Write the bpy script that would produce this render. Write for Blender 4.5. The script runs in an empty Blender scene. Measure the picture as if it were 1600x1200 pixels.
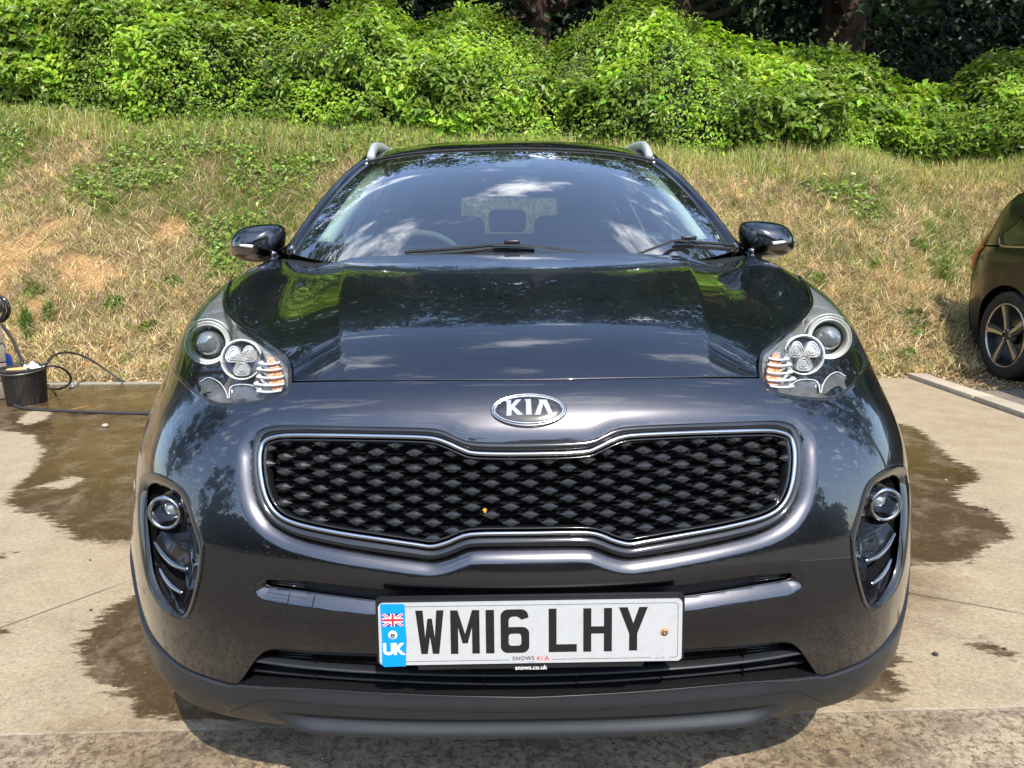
import bpy, bmesh, math, random, time
import numpy as np
from mathutils import Vector, Matrix
from mathutils.geometry import delaunay_2d_cdt
T0 = time.time()
random.seed(7); RNG = np.random.default_rng(7)
SC = bpy.context.scene
COL = SC.collection
# ---------------------------------------------------------------- camera model and the car's nose surface
W_PX, H_PX, F_PX = 1600.0, 1200.0, 1202.0
CAM = np.array([-0.05, -1.235, 1.165])
PITCH, YAW, ROLL = math.radians(11.0), math.radians(0.87), math.radians(0.35)
def cam_axes():
    fwd = np.array([math.sin(YAW)*math.cos(PITCH), math.cos(YAW)*math.cos(PITCH), -math.sin(PITCH)])
    right = np.array([math.cos(YAW), -math.sin(YAW), 0.0])
    up = np.cross(right, fwd)
    c, s = math.cos(ROLL), math.sin(ROLL)
    # right side of the picture sits slightly higher: the camera leans clockwise
    r2 = right*c - up*s
    u2 = up*c + right*s
    return fwd, r2, u2
FWD, RIGHT, UP = cam_axes()
def proj(P):
    d = np.asarray(P, float) - CAM
    z = d @ FWD
    return np.stack([W_PX/2 + F_PX*(d @ RIGHT)/z, H_PX/2 - F_PX*(d @ UP)/z], -1)
def ray(px, py):
    d = FWD + RIGHT*((px-W_PX/2)/F_PX) + UP*((H_PX/2-py)/F_PX)
    return d/np.linalg.norm(d)
def at_y(px, py, Y):
    d = ray(px, py); return CAM + d*((Y-CAM[1])/d[1])
def at_z(px, py, Z):
    d = ray(px, py); return CAM + d*((Z-CAM[2])/d[2])

XS = [0, .2, .4, .56, .68, .77, .84, .885, .91, .92]
DY = [0, .006, .028, .065, .125, .22, .36, .455, .51, .54]
ZC = [.215, .235, .285, .345, .41, .48, .55, .62, .70, .77, .835, .895]
YC = [.13, .075, .04, .03, .012, .0, .0, .015, .035, .055, .085, .135]
NET = []
for k, (z, y) in enumerate(zip(ZC, YC)):
    row = []
    arch = .91 - math.sqrt(max(.39**2-(min(z, .70)-.35)**2, .0))
    for i in range(10):
        Y = y*(1-.10*i) + DY[i]
        X = XS[i]
        Z = z
        if i == 9: Y = max(arch, Y); 
        if i == 8: Y = max(Y, arch-.05)
        bulge = [0,.010,.014,.016,.018,.017,.014,.008,.002,0,0,0][k]
        X += bulge*min(1, max(0, (i-4)/3)); 
        if 4 <= i <= 8: Y -= bulge*.9
        if k < 3: Z = z + [0,0,0,.0,.003,.008,.014,.02,.025,.03][i]
        row.append([X, Y, Z])
    NET.append(row)
# tumble and headlight rows
def setrow(k, ys=None, zs=None, xs=None):
    for i in range(10):
        if ys: NET[k][i][1] = ys[i]
        if zs: NET[k][i][2] = zs[i]
        if xs: NET[k][i][0] = xs[i]
setrow(8, ys=[.035,.041,.063,.10,.155,.245,.38,.50,.61,.74], xs=[0,.2,.4,.56,.68,.77,.84,.885,.91,.925])
setrow(9, ys=[.055,.061,.085,.125,.185,.275,.41,.55,.68,.82], zs=[.77,.77,.768,.762,.755,.745,.74,.735,.735,.725], xs=[0,.2,.4,.56,.68,.77,.84,.887,.914,.928])
setrow(10, ys=[.085,.092,.117,.16,.225,.32,.46,.60,.74,.88], zs=[.835,.835,.831,.824,.815,.803,.79,.78,.765,.74], xs=[0,.2,.4,.555,.67,.76,.835,.885,.914,.93])
setrow(11, ys=[.135,.142,.168,.215,.285,.38,.52,.66,.80,.93], zs=[.895,.895,.889,.88,.87,.855,.84,.82,.79,.745], xs=[0,.2,.4,.55,.66,.75,.83,.884,.916,.932])
NET += [
 [[0,.23,.945],[.2,.236,.944],[.4,.262,.937],[.55,.31,.928],[.662,.38,.924],[.752,.475,.914],[.838,.60,.897],[.892,.73,.852],[.916,.85,.80],[.934,.98,.75]],
 [[0,.37,.985],[.2,.376,.984],[.4,.40,.977],[.55,.445,.968],[.662,.505,.964],[.756,.59,.968],[.845,.70,.958],[.892,.81,.893],[.916,.92,.815],[.934,1.03,.735]],
 [[0,.54,1.022],[.2,.546,1.021],[.4,.57,1.012],[.55,.61,1.003],[.66,.665,.995],[.755,.73,1.011],[.845,.82,1.005],[.892,.90,.930],[.916,.99,.82],[.932,1.08,.71]],
 [[0,.74,1.055],[.2,.745,1.054],[.4,.765,1.046],[.55,.80,1.037],[.66,.84,1.028],[.748,.89,1.042],[.835,.95,1.040],[.884,1.01,.96],[.912,1.07,.80],[.93,1.14,.66]],
 [[0,.94,1.083],[.2,.945,1.082],[.4,.96,1.075],[.55,.985,1.066],[.66,1.01,1.057],[.748,1.045,1.068],[.832,1.085,1.072],[.882,1.12,.985],[.91,1.17,.76],[.928,1.23,.56]],
 [[0,1.12,1.10],[.2,1.125,1.099],[.4,1.14,1.092],[.55,1.16,1.083],[.66,1.18,1.074],[.745,1.205,1.086],[.826,1.23,1.093],[.878,1.25,1.0],[.905,1.27,.70],[.92,1.29,.45]],
 [[0,1.25,1.105],[.2,1.255,1.104],[.4,1.27,1.097],[.55,1.29,1.088],[.66,1.31,1.079],[.745,1.335,1.098],[.815,1.36,1.107],[.876,1.37,1.01],[.90,1.38,.66],[.915,1.39,.35]],
]
NET = np.array(NET)
NV, NUH = NET.shape[0], 9
def full_net(net):
    left = net[:, :0:-1].copy(); left[..., 0] *= -1
    n = np.concatenate([left, net], 1)
    def pad(a, ax):
        f = np.take(a, [0], ax); f2 = np.take(a, [1], ax); l = np.take(a, [-1], ax); l2 = np.take(a, [-2], ax)
        return np.concatenate([2*f-f2, a, 2*l-l2], ax)
    return pad(pad(n, 0), 1)
FN = full_net(NET)
def bs(t):
    return np.stack([(1-t)**3, 3*t**3-6*t**2+4, -3*t**3+3*t**2+3*t+1, t**3], -1)/6
def bspline_eval(FNN, u, v, nu, nv, uoff):
    """u in [-uoff, uoff], v in [0, nv-1] -> points"""
    u = np.clip(np.asarray(u, float)+uoff, 0, nu-1-1e-9); v = np.clip(np.asarray(v, float), 0, nv-1-1e-9)
    iu = u.astype(int); iv = v.astype(int)
    bu, bv = bs(u-iu), bs(v-iv)
    out = np.zeros(u.shape+(3,))
    for a in range(4):
        for b in range(4):
            out += (bv[..., a]*bu[..., b])[..., None]*FNN[iv+a, iu+b]
    return out
def S(u, v): return bspline_eval(FN, u, v, 19, NV, 9)
_gu, _gv = np.meshgrid(np.linspace(-9, 0.6, 321), np.linspace(0, NV-1, 400))
_gP = S(_gu, _gv)
_gq = proj(_gP)
def _face():
    du = S(_gu+.01, _gv)-S(_gu-.01, _gv); dv = S(_gu, _gv+.01)-S(_gu, _gv-.01)
    n = np.cross(du, dv); n /= np.linalg.norm(n, axis=-1, keepdims=True)
    return n, (n*(CAM-_gP)).sum(-1)
_gn, _gf = _face()
def uv_px(px, py):
    d = (_gq[..., 0]-px)**2+(_gq[..., 1]-py)**2
    d = np.where(_gf > 0, d, d+1e4)
    k = np.unravel_index(np.argmin(d), d.shape)
    u, v = _gu[k], _gv[k]
    for _ in range(8):
        q = proj(S(np.array(u), np.array(v)))
        e = np.array([px, py])-q
        if np.abs(e).max() < .02: break
        h = .004
        J = np.stack([(proj(S(np.array(u+h), np.array(v)))-q)/h, (proj(S(np.array(u), np.array(v+h)))-q)/h], 1)
        try: st = np.linalg.solve(J+np.eye(2)*1e-3, e)
        except Exception: break
        st = np.clip(st, -.15, .15)
        u2, v2 = min(max(u+st[0], -9), .6), min(max(v+st[1], 0), NV-1.001)
        if np.abs(proj(S(np.array(u2), np.array(v2)))-[px, py]).max() > np.abs(e).max()*1.2: break
        u, v = u2, v2
    return u, v
# ---------------------------------------------------------------- camera, sky, sun, exposure
cam_d = bpy.data.cameras.new('camera'); cam = bpy.data.objects.new('camera', cam_d); COL.objects.link(cam)
cam_d.sensor_fit = 'HORIZONTAL'; cam_d.sensor_width = 36.0; cam_d.lens = 36.0*F_PX/W_PX
cam_d.clip_start = .05; cam_d.clip_end = 400
M4 = Matrix.Identity(4)
for i in range(3):
    M4[i][0] = RIGHT[i]; M4[i][1] = UP[i]; M4[i][2] = -FWD[i]; M4[i][3] = CAM[i]
cam.matrix_world = M4
SC.camera = cam
SUN_EL, SUN_AZ = math.radians(50), math.radians(14)      # azimuth: to the right of straight behind the camera
SUN = Vector((math.sin(SUN_AZ)*math.cos(SUN_EL), -math.cos(SUN_AZ)*math.cos(SUN_EL), math.sin(SUN_EL)))
sd = bpy.data.lights.new('sun', 'SUN'); sd.energy = 2.55; sd.angle = math.radians(.5); sd.color = (1.0, .93, .80)
so = bpy.data.objects.new('sun', sd); COL.objects.link(so); so.location = SUN*50
so.rotation_euler = SUN.to_track_quat('Z', 'Y').to_euler()
world = bpy.data.worlds.new('World'); SC.world = world; world.use_nodes = True
wn, wl = world.node_tree.nodes, world.node_tree.links
wn.clear()
wout = wn.new('ShaderNodeOutputWorld'); bg = wn.new('ShaderNodeBackground'); bg.inputs['Strength'].default_value = .15
sky = wn.new('ShaderNodeTexSky'); sky.sky_type = 'NISHITA'; sky.sun_disc = False
sky.sun_elevation = SUN_EL; sky.sun_rotation = math.atan2(SUN.x, SUN.y)
sky.air_density = 1.0; sky.dust_density = .9; sky.ozone_density = 2.0
tc = wn.new('ShaderNodeTexCoord'); sep = wn.new('ShaderNodeSeparateXYZ'); wl.new(tc.outputs['Generated'], sep.inputs[0])
def wmath(op, a, b=None, c=None, clamp=False):
    m = wn.new('ShaderNodeMath'); m.operation = op; m.use_clamp = clamp
    for k, x in enumerate((a, b, c)):
        if x is None: continue
        if isinstance(x, (int, float)): m.inputs[k].default_value = x
        else: wl.new(x, m.inputs[k])
    return m.outputs[0]
zz = wmath('MAXIMUM', sep.outputs['Z'], .06)
cx, cy = wmath('DIVIDE', sep.outputs['X'], zz), wmath('DIVIDE', sep.outputs['Y'], zz)
comb = wn.new('ShaderNodeCombineXYZ'); wl.new(cx, comb.inputs[0]); wl.new(cy, comb.inputs[1])
mp = wn.new('ShaderNodeMapping'); mp.inputs['Rotation'].default_value = (0, 0, .6); mp.inputs['Scale'].default_value = (1.0, 2.1, 1); mp.inputs['Location'].default_value = (3.1, 1.7, 0)
wl.new(comb.outputs[0], mp.inputs[0])
n1 = wn.new('ShaderNodeTexNoise'); n1.inputs['Scale'].default_value = 2.4; n1.inputs['Detail'].default_value = 9; n1.inputs['Roughness'].default_value = .62; n1.inputs['Distortion'].default_value = .35
wl.new(mp.outputs[0], n1.inputs['Vector'])
cr = wn.new('ShaderNodeMapRange'); cr.inputs['From Min'].default_value = .535; cr.inputs['From Max'].default_value = .70; cr.interpolation_type = 'SMOOTHSTEP'
wl.new(n1.outputs['Fac'], cr.inputs['Value'])
cloud = wmath('MULTIPLY_ADD', cr.outputs[0], .78, .015)
mixw = wn.new('ShaderNodeMixRGB'); mixw.inputs['Color2'].default_value = (9.0, 9.2, 9.6, 1)
wl.new(cloud, mixw.inputs['Fac']); wl.new(sky.outputs[0], mixw.inputs['Color1'])
wl.new(mixw.outputs[0], bg.inputs['Color']); wl.new(bg.outputs[0], wout.inputs['Surface'])
vs = SC.view_settings; SC.display_settings.display_device = 'sRGB'
vs.view_transform = 'Standard'; vs.look = 'None'; vs.gamma = 1; vs.use_curve_mapping = False; vs.exposure = 1.26
SC.cycles.max_bounces = 10; SC.cycles.transparent_max_bounces = 16; SC.cycles.glossy_bounces = 6; SC.cycles.transmission_bounces = 8
SC.cycles.caustics_reflective = False; SC.cycles.caustics_refractive = False
SC.cycles.sample_clamp_indirect = 6; SC.cycles.blur_glossy = .3

# ---------------------------------------------------------------- materials
MATS = {}
class NT:
    """tiny node helper"""
    def __init__(s, name):
        m = bpy.data.materials.new(name); m.use_nodes = True; s.m = m; s.n = m.node_tree.nodes; s.l = m.node_tree.links
        s.b = s.n['Principled BSDF']; s.out = s.n['Material Output']; MATS[name] = m
    def node(s, t, **kw):
        n = s.n.new(t)
        for k, v in kw.items():
            if k in ('ins',):
                for a, b in v.items():
                    if isinstance(b, (int, float, tuple, list)): n.inputs[a].default_value = b
                    else: s.l.new(b, n.inputs[a])
            else: setattr(n, k, v)
        return n
    def noise(s, scale, detail=4, rough=.55, vec=None, dist=0):
        n = s.node('ShaderNodeTexNoise', ins={'Scale': scale, 'Detail': detail, 'Roughness': rough, 'Distortion': dist})
        s.l.new(vec if vec is not None else s.pos(), n.inputs['Vector']); return n.outputs['Fac']
    def pos(s):
        if not hasattr(s, '_p'): s._p = s.node('ShaderNodeNewGeometry').outputs['Position']
        return s._p
    def ramp(s, fac, stops):
        r = s.node('ShaderNodeValToRGB'); e = r.color_ramp.elements
        while len(e) < len(stops): e.new(.5)
        for k, (p, c) in enumerate(stops):
            e[k].position = p; e[k].color = tuple(c)+(1,) if len(c) == 3 else c
        s.l.new(fac, r.inputs[0]); return r.outputs[0]
    def rng(s, fac, a, b, c=0, d=1, smooth=False):
        r = s.node('ShaderNodeMapRange', ins={'From Min': a, 'From Max': b, 'To Min': c, 'To Max': d})
        if smooth: r.interpolation_type = 'SMOOTHSTEP'
        s.l.new(fac, r.inputs['Value']); return r.outputs[0]
    def math(s, op, a, b=0, clamp=False):
        m = s.node('ShaderNodeMath', operation=op, use_clamp=clamp)
        for k, x in enumerate((a, b)):
            if isinstance(x, (int, float)): m.inputs[k].default_value = x
            else: s.l.new(x, m.inputs[k])
        return m.outputs[0]
    def mix(s, fac, a, b, mode='MIX'):
        m = s.node('ShaderNodeMixRGB', blend_type=mode)
        for k, x in enumerate((fac, a, b)):
            if isinstance(x, (int, float)): m.inputs[k].default_value = x
            elif isinstance(x, tuple): m.inputs[k].default_value = x if len(x) == 4 else x+(1,)
            else: s.l.new(x, m.inputs[k])
        return m.outputs[0]
    def attr(s, name, out='Color'): return s.node('ShaderNodeAttribute', attribute_name=name).outputs[out]
    def bump(s, h, strength=.3, dist=.01):
        b = s.node('ShaderNodeBump', ins={'Strength': strength, 'Distance': dist}); s.l.new(h, b.inputs['Height'])
        s.l.new(b.outputs[0], s.b.inputs['Normal']); return b
    def set(s, **kw):
        for k, v in kw.items():
            k = {'color': 'Base Color', 'rough': 'Roughness', 'metal': 'Metallic', 'coat': 'Coat Weight', 'coat_rough': 'Coat Roughness', 'ior': 'IOR', 'spec': 'Specular IOR Level',
                 'trans': 'Transmission Weight', 'alpha': 'Alpha', 'emit': 'Emission Color', 'estr': 'Emission Strength', 'coat_ior': 'Coat IOR', 'sheen': 'Sheen Weight'}[k]
            if isinstance(v, tuple) and len(v) == 3: v = v+(1,)
            if isinstance(v, (int, float, tuple)): s.b.inputs[k].default_value = v
            else: s.l.new(v, s.b.inputs[k])
        return s

# metallic graphite paint with fine flake, clear coat, faint dust
t = NT('paint')
v = t.node('ShaderNodeTexVoronoi', ins={'Scale': 1600.0}); t.l.new(t.pos(), v.inputs['Vector'])
fl = t.mix(t.rng(v.outputs['Distance'], 0, .8), (.074, .074, .085), (.036, .036, .043))
dust = t.rng(t.noise(9, 6, .7), .48, .8)
t.set(color=t.mix(t.math('MULTIPLY', dust, .06), fl, (.16, .14, .12)), metal=1.0, rough=t.rng(t.noise(14, 4), .3, .7, .26, .31), coat=1.0, coat_rough=t.rng(t.noise(11, 6, .7), .4, .75, .008, .05), coat_ior=1.75)
# black glossy, satin, rough plastics
def simple(name, color, rough, metal=0.0, coat=0.0, var=.15, scale=30, **kw):
    t = NT(name); n = t.noise(scale, 5, .65)
    c2 = tuple(max(0, x*(1-var)) for x in color); c1 = tuple(min(1, x*(1+var)) for x in color)
    t.set(color=t.mix(n, c1, c2), rough=t.rng(n, .3, .7, rough*.85, min(1, rough*1.15)), metal=metal, coat=coat, **kw); return t
simple('gloss_black', (.010, .010, .011), .10, coat=.8, coat_rough=.03)
simple('satin_black', (.012, .012, .013), .34)
t = simple('clad_plastic', (.017, .019, .0215), .40, var=.2)
t.bump(t.noise(900, 2), .12, .0006)
simple('rubber', (.016, .016, .016), .75)
simple('dark_void', (.004, .004, .004), .9)
simple('chrome', (.52, .52, .52), .10, metal=1.0, var=.03)
simple('dark_chrome', (.34, .34, .35), .16, metal=1.0, var=.08)
simple('reflector', (.86, .87, .88), .12, metal=1.0, var=.04)
simple('silver_plastic', (.78, .80, .81), .28, metal=.15, var=.05)
simple('headlamp_grey', (.28, .295, .305), .34, metal=.35)
simple('smoked_reflector', (.22, .225, .23), .22, metal=.6)
simple('stud_black', (.022, .023, .025), .26)
simple('satin_silver', (.60, .62, .63), .34, metal=.45, var=.06)
simple('alloy_bright', (.60, .53, .44), .28, metal=.8, var=.06)
simple('alloy_dark', (.07, .07, .075), .35, metal=.6)
t = NT('plate_white'); t.set(color=t.mix(t.rng(t.noise(60, 6, .7), .5, .75), (.43, .44, .445), (.385, .39, .385)), rough=.28, coat=.3)
simple('plate_black', (.012, .012, .012), .3)
simple('plate_blue', (.0, .25, .68), .35, var=.06)
simple('flag_blue', (.02, .06, .30), .35)
simple('print_red', (.70, .03, .05), .4)
simple('print_white', (.85, .86, .87), .35, var=.03)
simple('rust', (.42, .19, .03), .6, var=.4, scale=300)
simple('steel', (.25, .24, .22), .4, metal=.9)
t = NT('amber'); t.set(color=t.mix(t.rng(t.noise(170, 3, .6), .46, .54), (.80, .22, .03), (.62, .52, .45)), rough=.25, coat=.5)
simple('seat_cloth', (.115, .120, .130), .85)
simple('dash_plastic', (.105, .108, .115), .6)
simple('trim_grey', (.74, .76, .72), .7, var=.05)
simple('leaf_orange', (.75, .36, .04), .5)
def glass(name, tint, rough=.0, ior=1.5, strength=1.0, dirt=0.0):
    t = NT(name); t.n.remove(t.b)
    tr = t.node('ShaderNodeBsdfTransparent', ins={'Color': tint+(1,)})
    gl = t.node('ShaderNodeBsdfGlossy', ins={'Roughness': rough, 'Color': (1, 1, 1, 1)})
    fr = t.node('ShaderNodeFresnel', ins={'IOR': ior})
    f = t.math('MULTIPLY', fr.outputs[0], strength, clamp=True)
    mx = t.node('ShaderNodeMixShader'); t.l.new(f, mx.inputs[0]); t.l.new(tr.outputs[0], mx.inputs[1]); t.l.new(gl.outputs[0], mx.inputs[2])
    last = mx.outputs[0]
    if dirt:
        df = t.node('ShaderNodeBsdfDiffuse', ins={'Color': (.6, .6, .58, 1)})
        m2 = t.node('ShaderNodeMixShader'); t.l.new(t.rng(t.noise(8, 6, .7), .35, .8, dirt*.4, dirt), m2.inputs[0]); t.l.new(last, m2.inputs[1]); t.l.new(df.outputs[0], m2.inputs[2]); last = m2.outputs[0]
    t.l.new(last, t.out.inputs['Surface']); return t
glass('windscreen_glass', (.70, .84, .78), ior=1.55, strength=3.2, dirt=.012)
glass('side_glass', (.78, .86, .83), ior=1.5, strength=1.0)
glass('rear_glass', (.34, .42, .36), ior=1.5, strength=1.0, dirt=.02)
glass('lens_clear', (.96, .97, .97), ior=1.48, strength=1.1, dirt=.012)
glass('red_lens', (.75, .02, .02), ior=1.5, strength=1.4)
t = NT('red_lamp'); t.set(color=(.70, .008, .010), rough=.3, spec=.3)
t = NT('projector_lens'); t.set(color=(.35, .38, .40), rough=.04, metal=.55, coat=1.0)
t = NT('led_lens')
w = t.node('ShaderNodeTexWave', wave_type='RINGS', ins={'Scale': 60.0, 'Distortion': 1.0}); t.l.new(t.node('ShaderNodeTexCoord').outputs['Object'], w.inputs['Vector'])
t.set(color=t.mix(w.outputs['Fac'], (.62, .63, .64), (.66, .67, .68)), rough=.25, metal=.4)
t = NT('other_car_paint'); t.set(color=t.mix(t.noise(5, 5), (.008, .0075, .006), (.012, .011, .009)), metal=0.0, spec=.25, rough=.3, coat=.55, coat_rough=.03)
# vegetation: colour comes from a per-vertex attribute that stores each leaf's own colour
def leafy(name, rough=.5, trans=.35, spec=.4, scale=1.0):
    t = NT(name); c = t.attr('col')
    t.set(color=c, rough=rough, spec=spec)
    tl = t.node('ShaderNodeBsdfTranslucent'); t.l.new(t.mix(1.0, c, (1.25, 1.25, .7), 'MULTIPLY'), tl.inputs['Color'])
    mx = t.node('ShaderNodeMixShader', ins={0: trans}); t.l.new(t.b.outputs[0], mx.inputs[1]); t.l.new(tl.outputs[0], mx.inputs[2])
    t.l.new(mx.outputs[0], t.out.inputs['Surface']); return t
leafy('leaf_mat', .40, .42, .5); leafy('grass_mat', .7, .25, .25); leafy('tree_leaf_mat', .5, .25, .35)
t = NT('bark'); n = t.noise(1.0, 6, .7, vec=t.node('ShaderNodeMapping', ins={'Vector': t.pos(), 'Scale': (14., 14., 2.)}).outputs[0])
t.set(color=t.mix(n, (.030, .018, .012), (.075, .045, .028)), rough=.9); t.bump(n, .8, .05)
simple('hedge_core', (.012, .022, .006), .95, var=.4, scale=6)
# ---------------------------------------------------------------- object and mesh helpers
def link(o, parent=None):
    COL.objects.link(o)
    if parent is not None: o.parent = parent
    return o
def thing(name, label, cat, loc=(0, 0, 0), rotz=0, group=None):
    o = bpy.data.objects.new(name, None); o.location = loc; o.rotation_euler = (0, 0, rotz); o.empty_display_size = .2
    o['label'] = label; o['category'] = cat
    if group: o['group'] = group
    return link(o)
def tag(o, label=None, cat=None, group=None, kind=None):
    for k, v in (('label', label), ('category', cat), ('group', group), ('kind', kind)):
        if v: o[k] = v
    return o
def mk(name, V, F, mat, parent=None, smooth=True, cols=None, sharp=None):
    """V: (n,3) array, F: list/array of faces (all quads or all tris as arrays is fastest)"""
    me = bpy.data.meshes.new(name)
    V = np.asarray(V, np.float32).reshape(-1, 3)
    if isinstance(F, np.ndarray) and F.ndim == 2:
        k = F.shape[1]; nf = len(F)
        me.vertices.add(len(V)); me.vertices.foreach_set('co', V.ravel())
        me.loops.add(nf*k); me.loops.foreach_set('vertex_index', F.astype(np.int32).ravel())
        me.polygons.add(nf); me.polygons.foreach_set('loop_start', np.arange(0, nf*k, k, dtype=np.int32))
        try: me.polygons.foreach_set('loop_total', np.full(nf, k, np.int32))
        except Exception: pass
        me.update(calc_edges=True)
    else:
        me.from_pydata(V.tolist(), [], [list(map(int, f)) for f in F]); me.update()
    if cols is not None:
        a = me.attributes.new('col', 'FLOAT_COLOR', 'POINT')
        c = np.ones((len(V), 4), np.float32); c[:, :3] = cols; a.data.foreach_set('color', c.ravel())
    me.polygons.foreach_set('use_smooth', np.full(len(me.polygons), bool(smooth)))
    if sharp is not None and smooth:
        me.set_sharp_from_angle(angle=math.radians(sharp))
    me.materials.append(MATS[mat] if isinstance(mat, str) else mat)
    o = bpy.data.objects.new(name, me)
    return link(o, parent)
class MB:
    """collects pieces of one mesh"""
    def __init__(s): s.v = []; s.f = []; s.n = 0
    def add(s, V, F):
        V = np.asarray(V, float).reshape(-1, 3); s.v.append(V); s.f += [[int(i)+s.n for i in f] for f in F]; s.n += len(V); return s
    def mirror(s):
        for V, in [(x,) for x in list(s.v)]: pass
        V = np.concatenate(s.v); F = list(s.f); V2 = V.copy(); V2[:, 0] *= -1
        s.f = F+[[i+s.n for i in reversed(f)] for f in F]; s.v = [V, V2]; s.n *= 2; return s
    def build(s, name, mat, parent=None, smooth=True, sharp=35): return mk(name, np.concatenate(s.v), s.f, mat, parent, smooth, sharp=sharp)
def mirX(V):
    V = np.array(V, float).copy(); V[..., 0] *= -1; return V
def flip(F): return [list(reversed([int(i) for i in f])) for f in F]
def box(c, s, rot=None):
    c = np.array(c, float); h = np.array(s, float)/2
    V = np.array([[x, y, z] for x in (-1, 1) for y in (-1, 1) for z in (-1, 1)])*h
    if rot is not None: V = V @ np.array(rot).T
    return V+c, [[0, 1, 3, 2], [4, 6, 7, 5], [0, 4, 5, 1], [2, 3, 7, 6], [0, 2, 6, 4], [1, 5, 7, 3]]
def rbox(c, s, b=.005, seg=2, rot=None):
    """bevelled box"""
    bm = bmesh.new(); bmesh.ops.create_cube(bm, size=1)
    bmesh.ops.scale(bm, vec=s, verts=bm.verts)
    bmesh.ops.bevel(bm, geom=bm.edges[:]+bm.verts[:], offset=b, segments=seg, affect='EDGES', profile=.5)
    V = np.array([v.co[:] for v in bm.verts]); F = [[v.index for v in f.verts] for f in bm.faces]; bm.free()
    if rot is not None: V = V @ np.array(rot).T
    return V+np.array(c), F
def frame_from(n, up=(0, 0, 1)):
    n = np.array(n, float); n /= np.linalg.norm(n); x = np.cross(up, n); x /= np.linalg.norm(x); y = np.cross(n, x)
    return x, y, n      # right-handed; n towards the viewer
def ring_pts(c, n, a, b=None, k=48, up=(0, 0, 1)):
    x, y, n = frame_from(n, up); b = b or a; th = np.linspace(0, 2*math.pi, k, endpoint=False)
    return np.array(c)+np.outer(np.cos(th)*a, x)+np.outer(np.sin(th)*b, y)
def loft(loops, closed=True, caps=(False, False)):
    n = len(loops[0]); V = np.concatenate(loops); F = []
    for k in range(len(loops)-1):
        for i in range(n if closed else n-1):
            j = (i+1) % n; F.append([k*n+i, k*n+j, (k+1)*n+j, (k+1)*n+i])
    if caps[0]: F.append(list(range(n))[::-1])
    if caps[1]: F.append([(len(loops)-1)*n+i for i in range(n)])
    return V, F
def lathe(c, n, prof, k=40, caps=(False, True), up=(0, 0, 1), ay=1.0):
    """prof: (radius, height along n)"""
    x, y, n = frame_from(n, up); th = np.linspace(0, 2*math.pi, k, endpoint=False)
    loops = [np.array(c)+np.outer(np.cos(th)*r, x)+np.outer(np.sin(th)*r*ay, y)+n*h for r, h in prof]
    return loft(loops, True, caps)
def sweep(path, rad, k=8, closed=False, flat=None, up=None, caps=True, prof=None):
    """tube along path; rad scalar or array; flat: (a,b) half sizes across / along 'up'"""
    P = np.array(path, float); n = len(P)
    T = np.roll(P, -1, 0)-np.roll(P, 1, 0) if closed else np.gradient(P, axis=0)
    T /= np.linalg.norm(T, axis=1, keepdims=True)+1e-12
    if up is None:
        ups = np.zeros((n, 3)); a = np.array([0, 0, 1.]) if abs(T[0][2]) < .9 else np.array([1., 0, 0])
        for i in range(n):
            a = a-T[i]*(a@T[i]); a /= np.linalg.norm(a); ups[i] = a
    else:
        ups = np.broadcast_to(np.array(up, float), (n, 3)).copy(); ups -= T*(ups*T).sum(1, keepdims=True); ups /= np.linalg.norm(ups, axis=1, keepdims=True)
    S_ = np.cross(T, ups)
    if prof is None:
        th = np.linspace(0, 2*math.pi, k, endpoint=False); c, s = np.cos(th), np.sin(th)
        a, b = flat if flat else (1, 1)
        prof = np.stack([c*a, s*b], 1)
    else: prof = np.array(prof, float); k = len(prof)
    r = np.broadcast_to(np.array(rad, float), (n,))
    V = (P[:, None]+r[:, None, None]*(prof[None, :, 0, None]*S_[:, None]+prof[None, :, 1, None]*ups[:, None])).reshape(-1, 3)
    F = []
    for i in range(n if closed else n-1):
        i2 = (i+1) % n
        for j in range(k):
            j2 = (j+1) % k; F.append([i*k+j, i2*k+j, i2*k+j2, i*k+j2])
    if not closed and caps: F += [list(range(k)), [(n-1)*k+j for j in range(k)][::-1]]
    return V, F
def catmull(P, closed=False, step=.5, kinks=(), minseg=2):
    """P (n,2|3); returns a denser polyline; kinks: indices with a sharp corner"""
    P = np.array(P, float); n = len(P); out = []
    m = n if closed else n-1
    for i in range(m):
        p1, p2 = P[i], P[(i+1) % n]
        p0 = P[(i-1) % n] if (closed or i > 0) else 2*p1-p2
        p3 = P[(i+2) % n] if (closed or i+2 < n) else 2*p2-p1
        if i in kinks: p0 = 2*p1-p2
        if (i+1) % n in kinks: p3 = 2*p2-p1
        L = np.linalg.norm(p2-p1); k = max(minseg, int(L/step))
        for j in range(k):
            t = j/k
            out.append(.5*((2*p1)+(-p0+p2)*t+(2*p0-5*p1+4*p2-p3)*t*t+(-p0+3*p1-3*p2+p3)*t**3))
    if not closed: out.append(P[-1])
    return np.array(out)
def resample(P, step, closed=False, n=None):
    P = np.array(P, float)
    Q = np.concatenate([P, P[:1]]) if closed else P
    d = np.r_[0, np.cumsum(np.linalg.norm(np.diff(Q, axis=0), axis=1))]
    n = n or max(3, int(round(d[-1]/step)))
    s = np.linspace(0, d[-1], n, endpoint=False) if closed else np.linspace(0, d[-1], n)
    return np.stack([np.interp(s, d, Q[:, k]) for k in range(Q.shape[1])], 1)
def inpoly(P, poly):
    x, y = P[:, 0], P[:, 1]; r = np.zeros(len(P), bool); n = len(poly)
    for i in range(n):
        x1, y1 = poly[i]; x2, y2 = poly[(i+1) % n]
        if y1 == y2: continue
        c = ((y1 > y) != (y2 > y)) & (x < (x2-x1)*(y-y1)/(y2-y1)+x1); r ^= c
    return r
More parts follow.
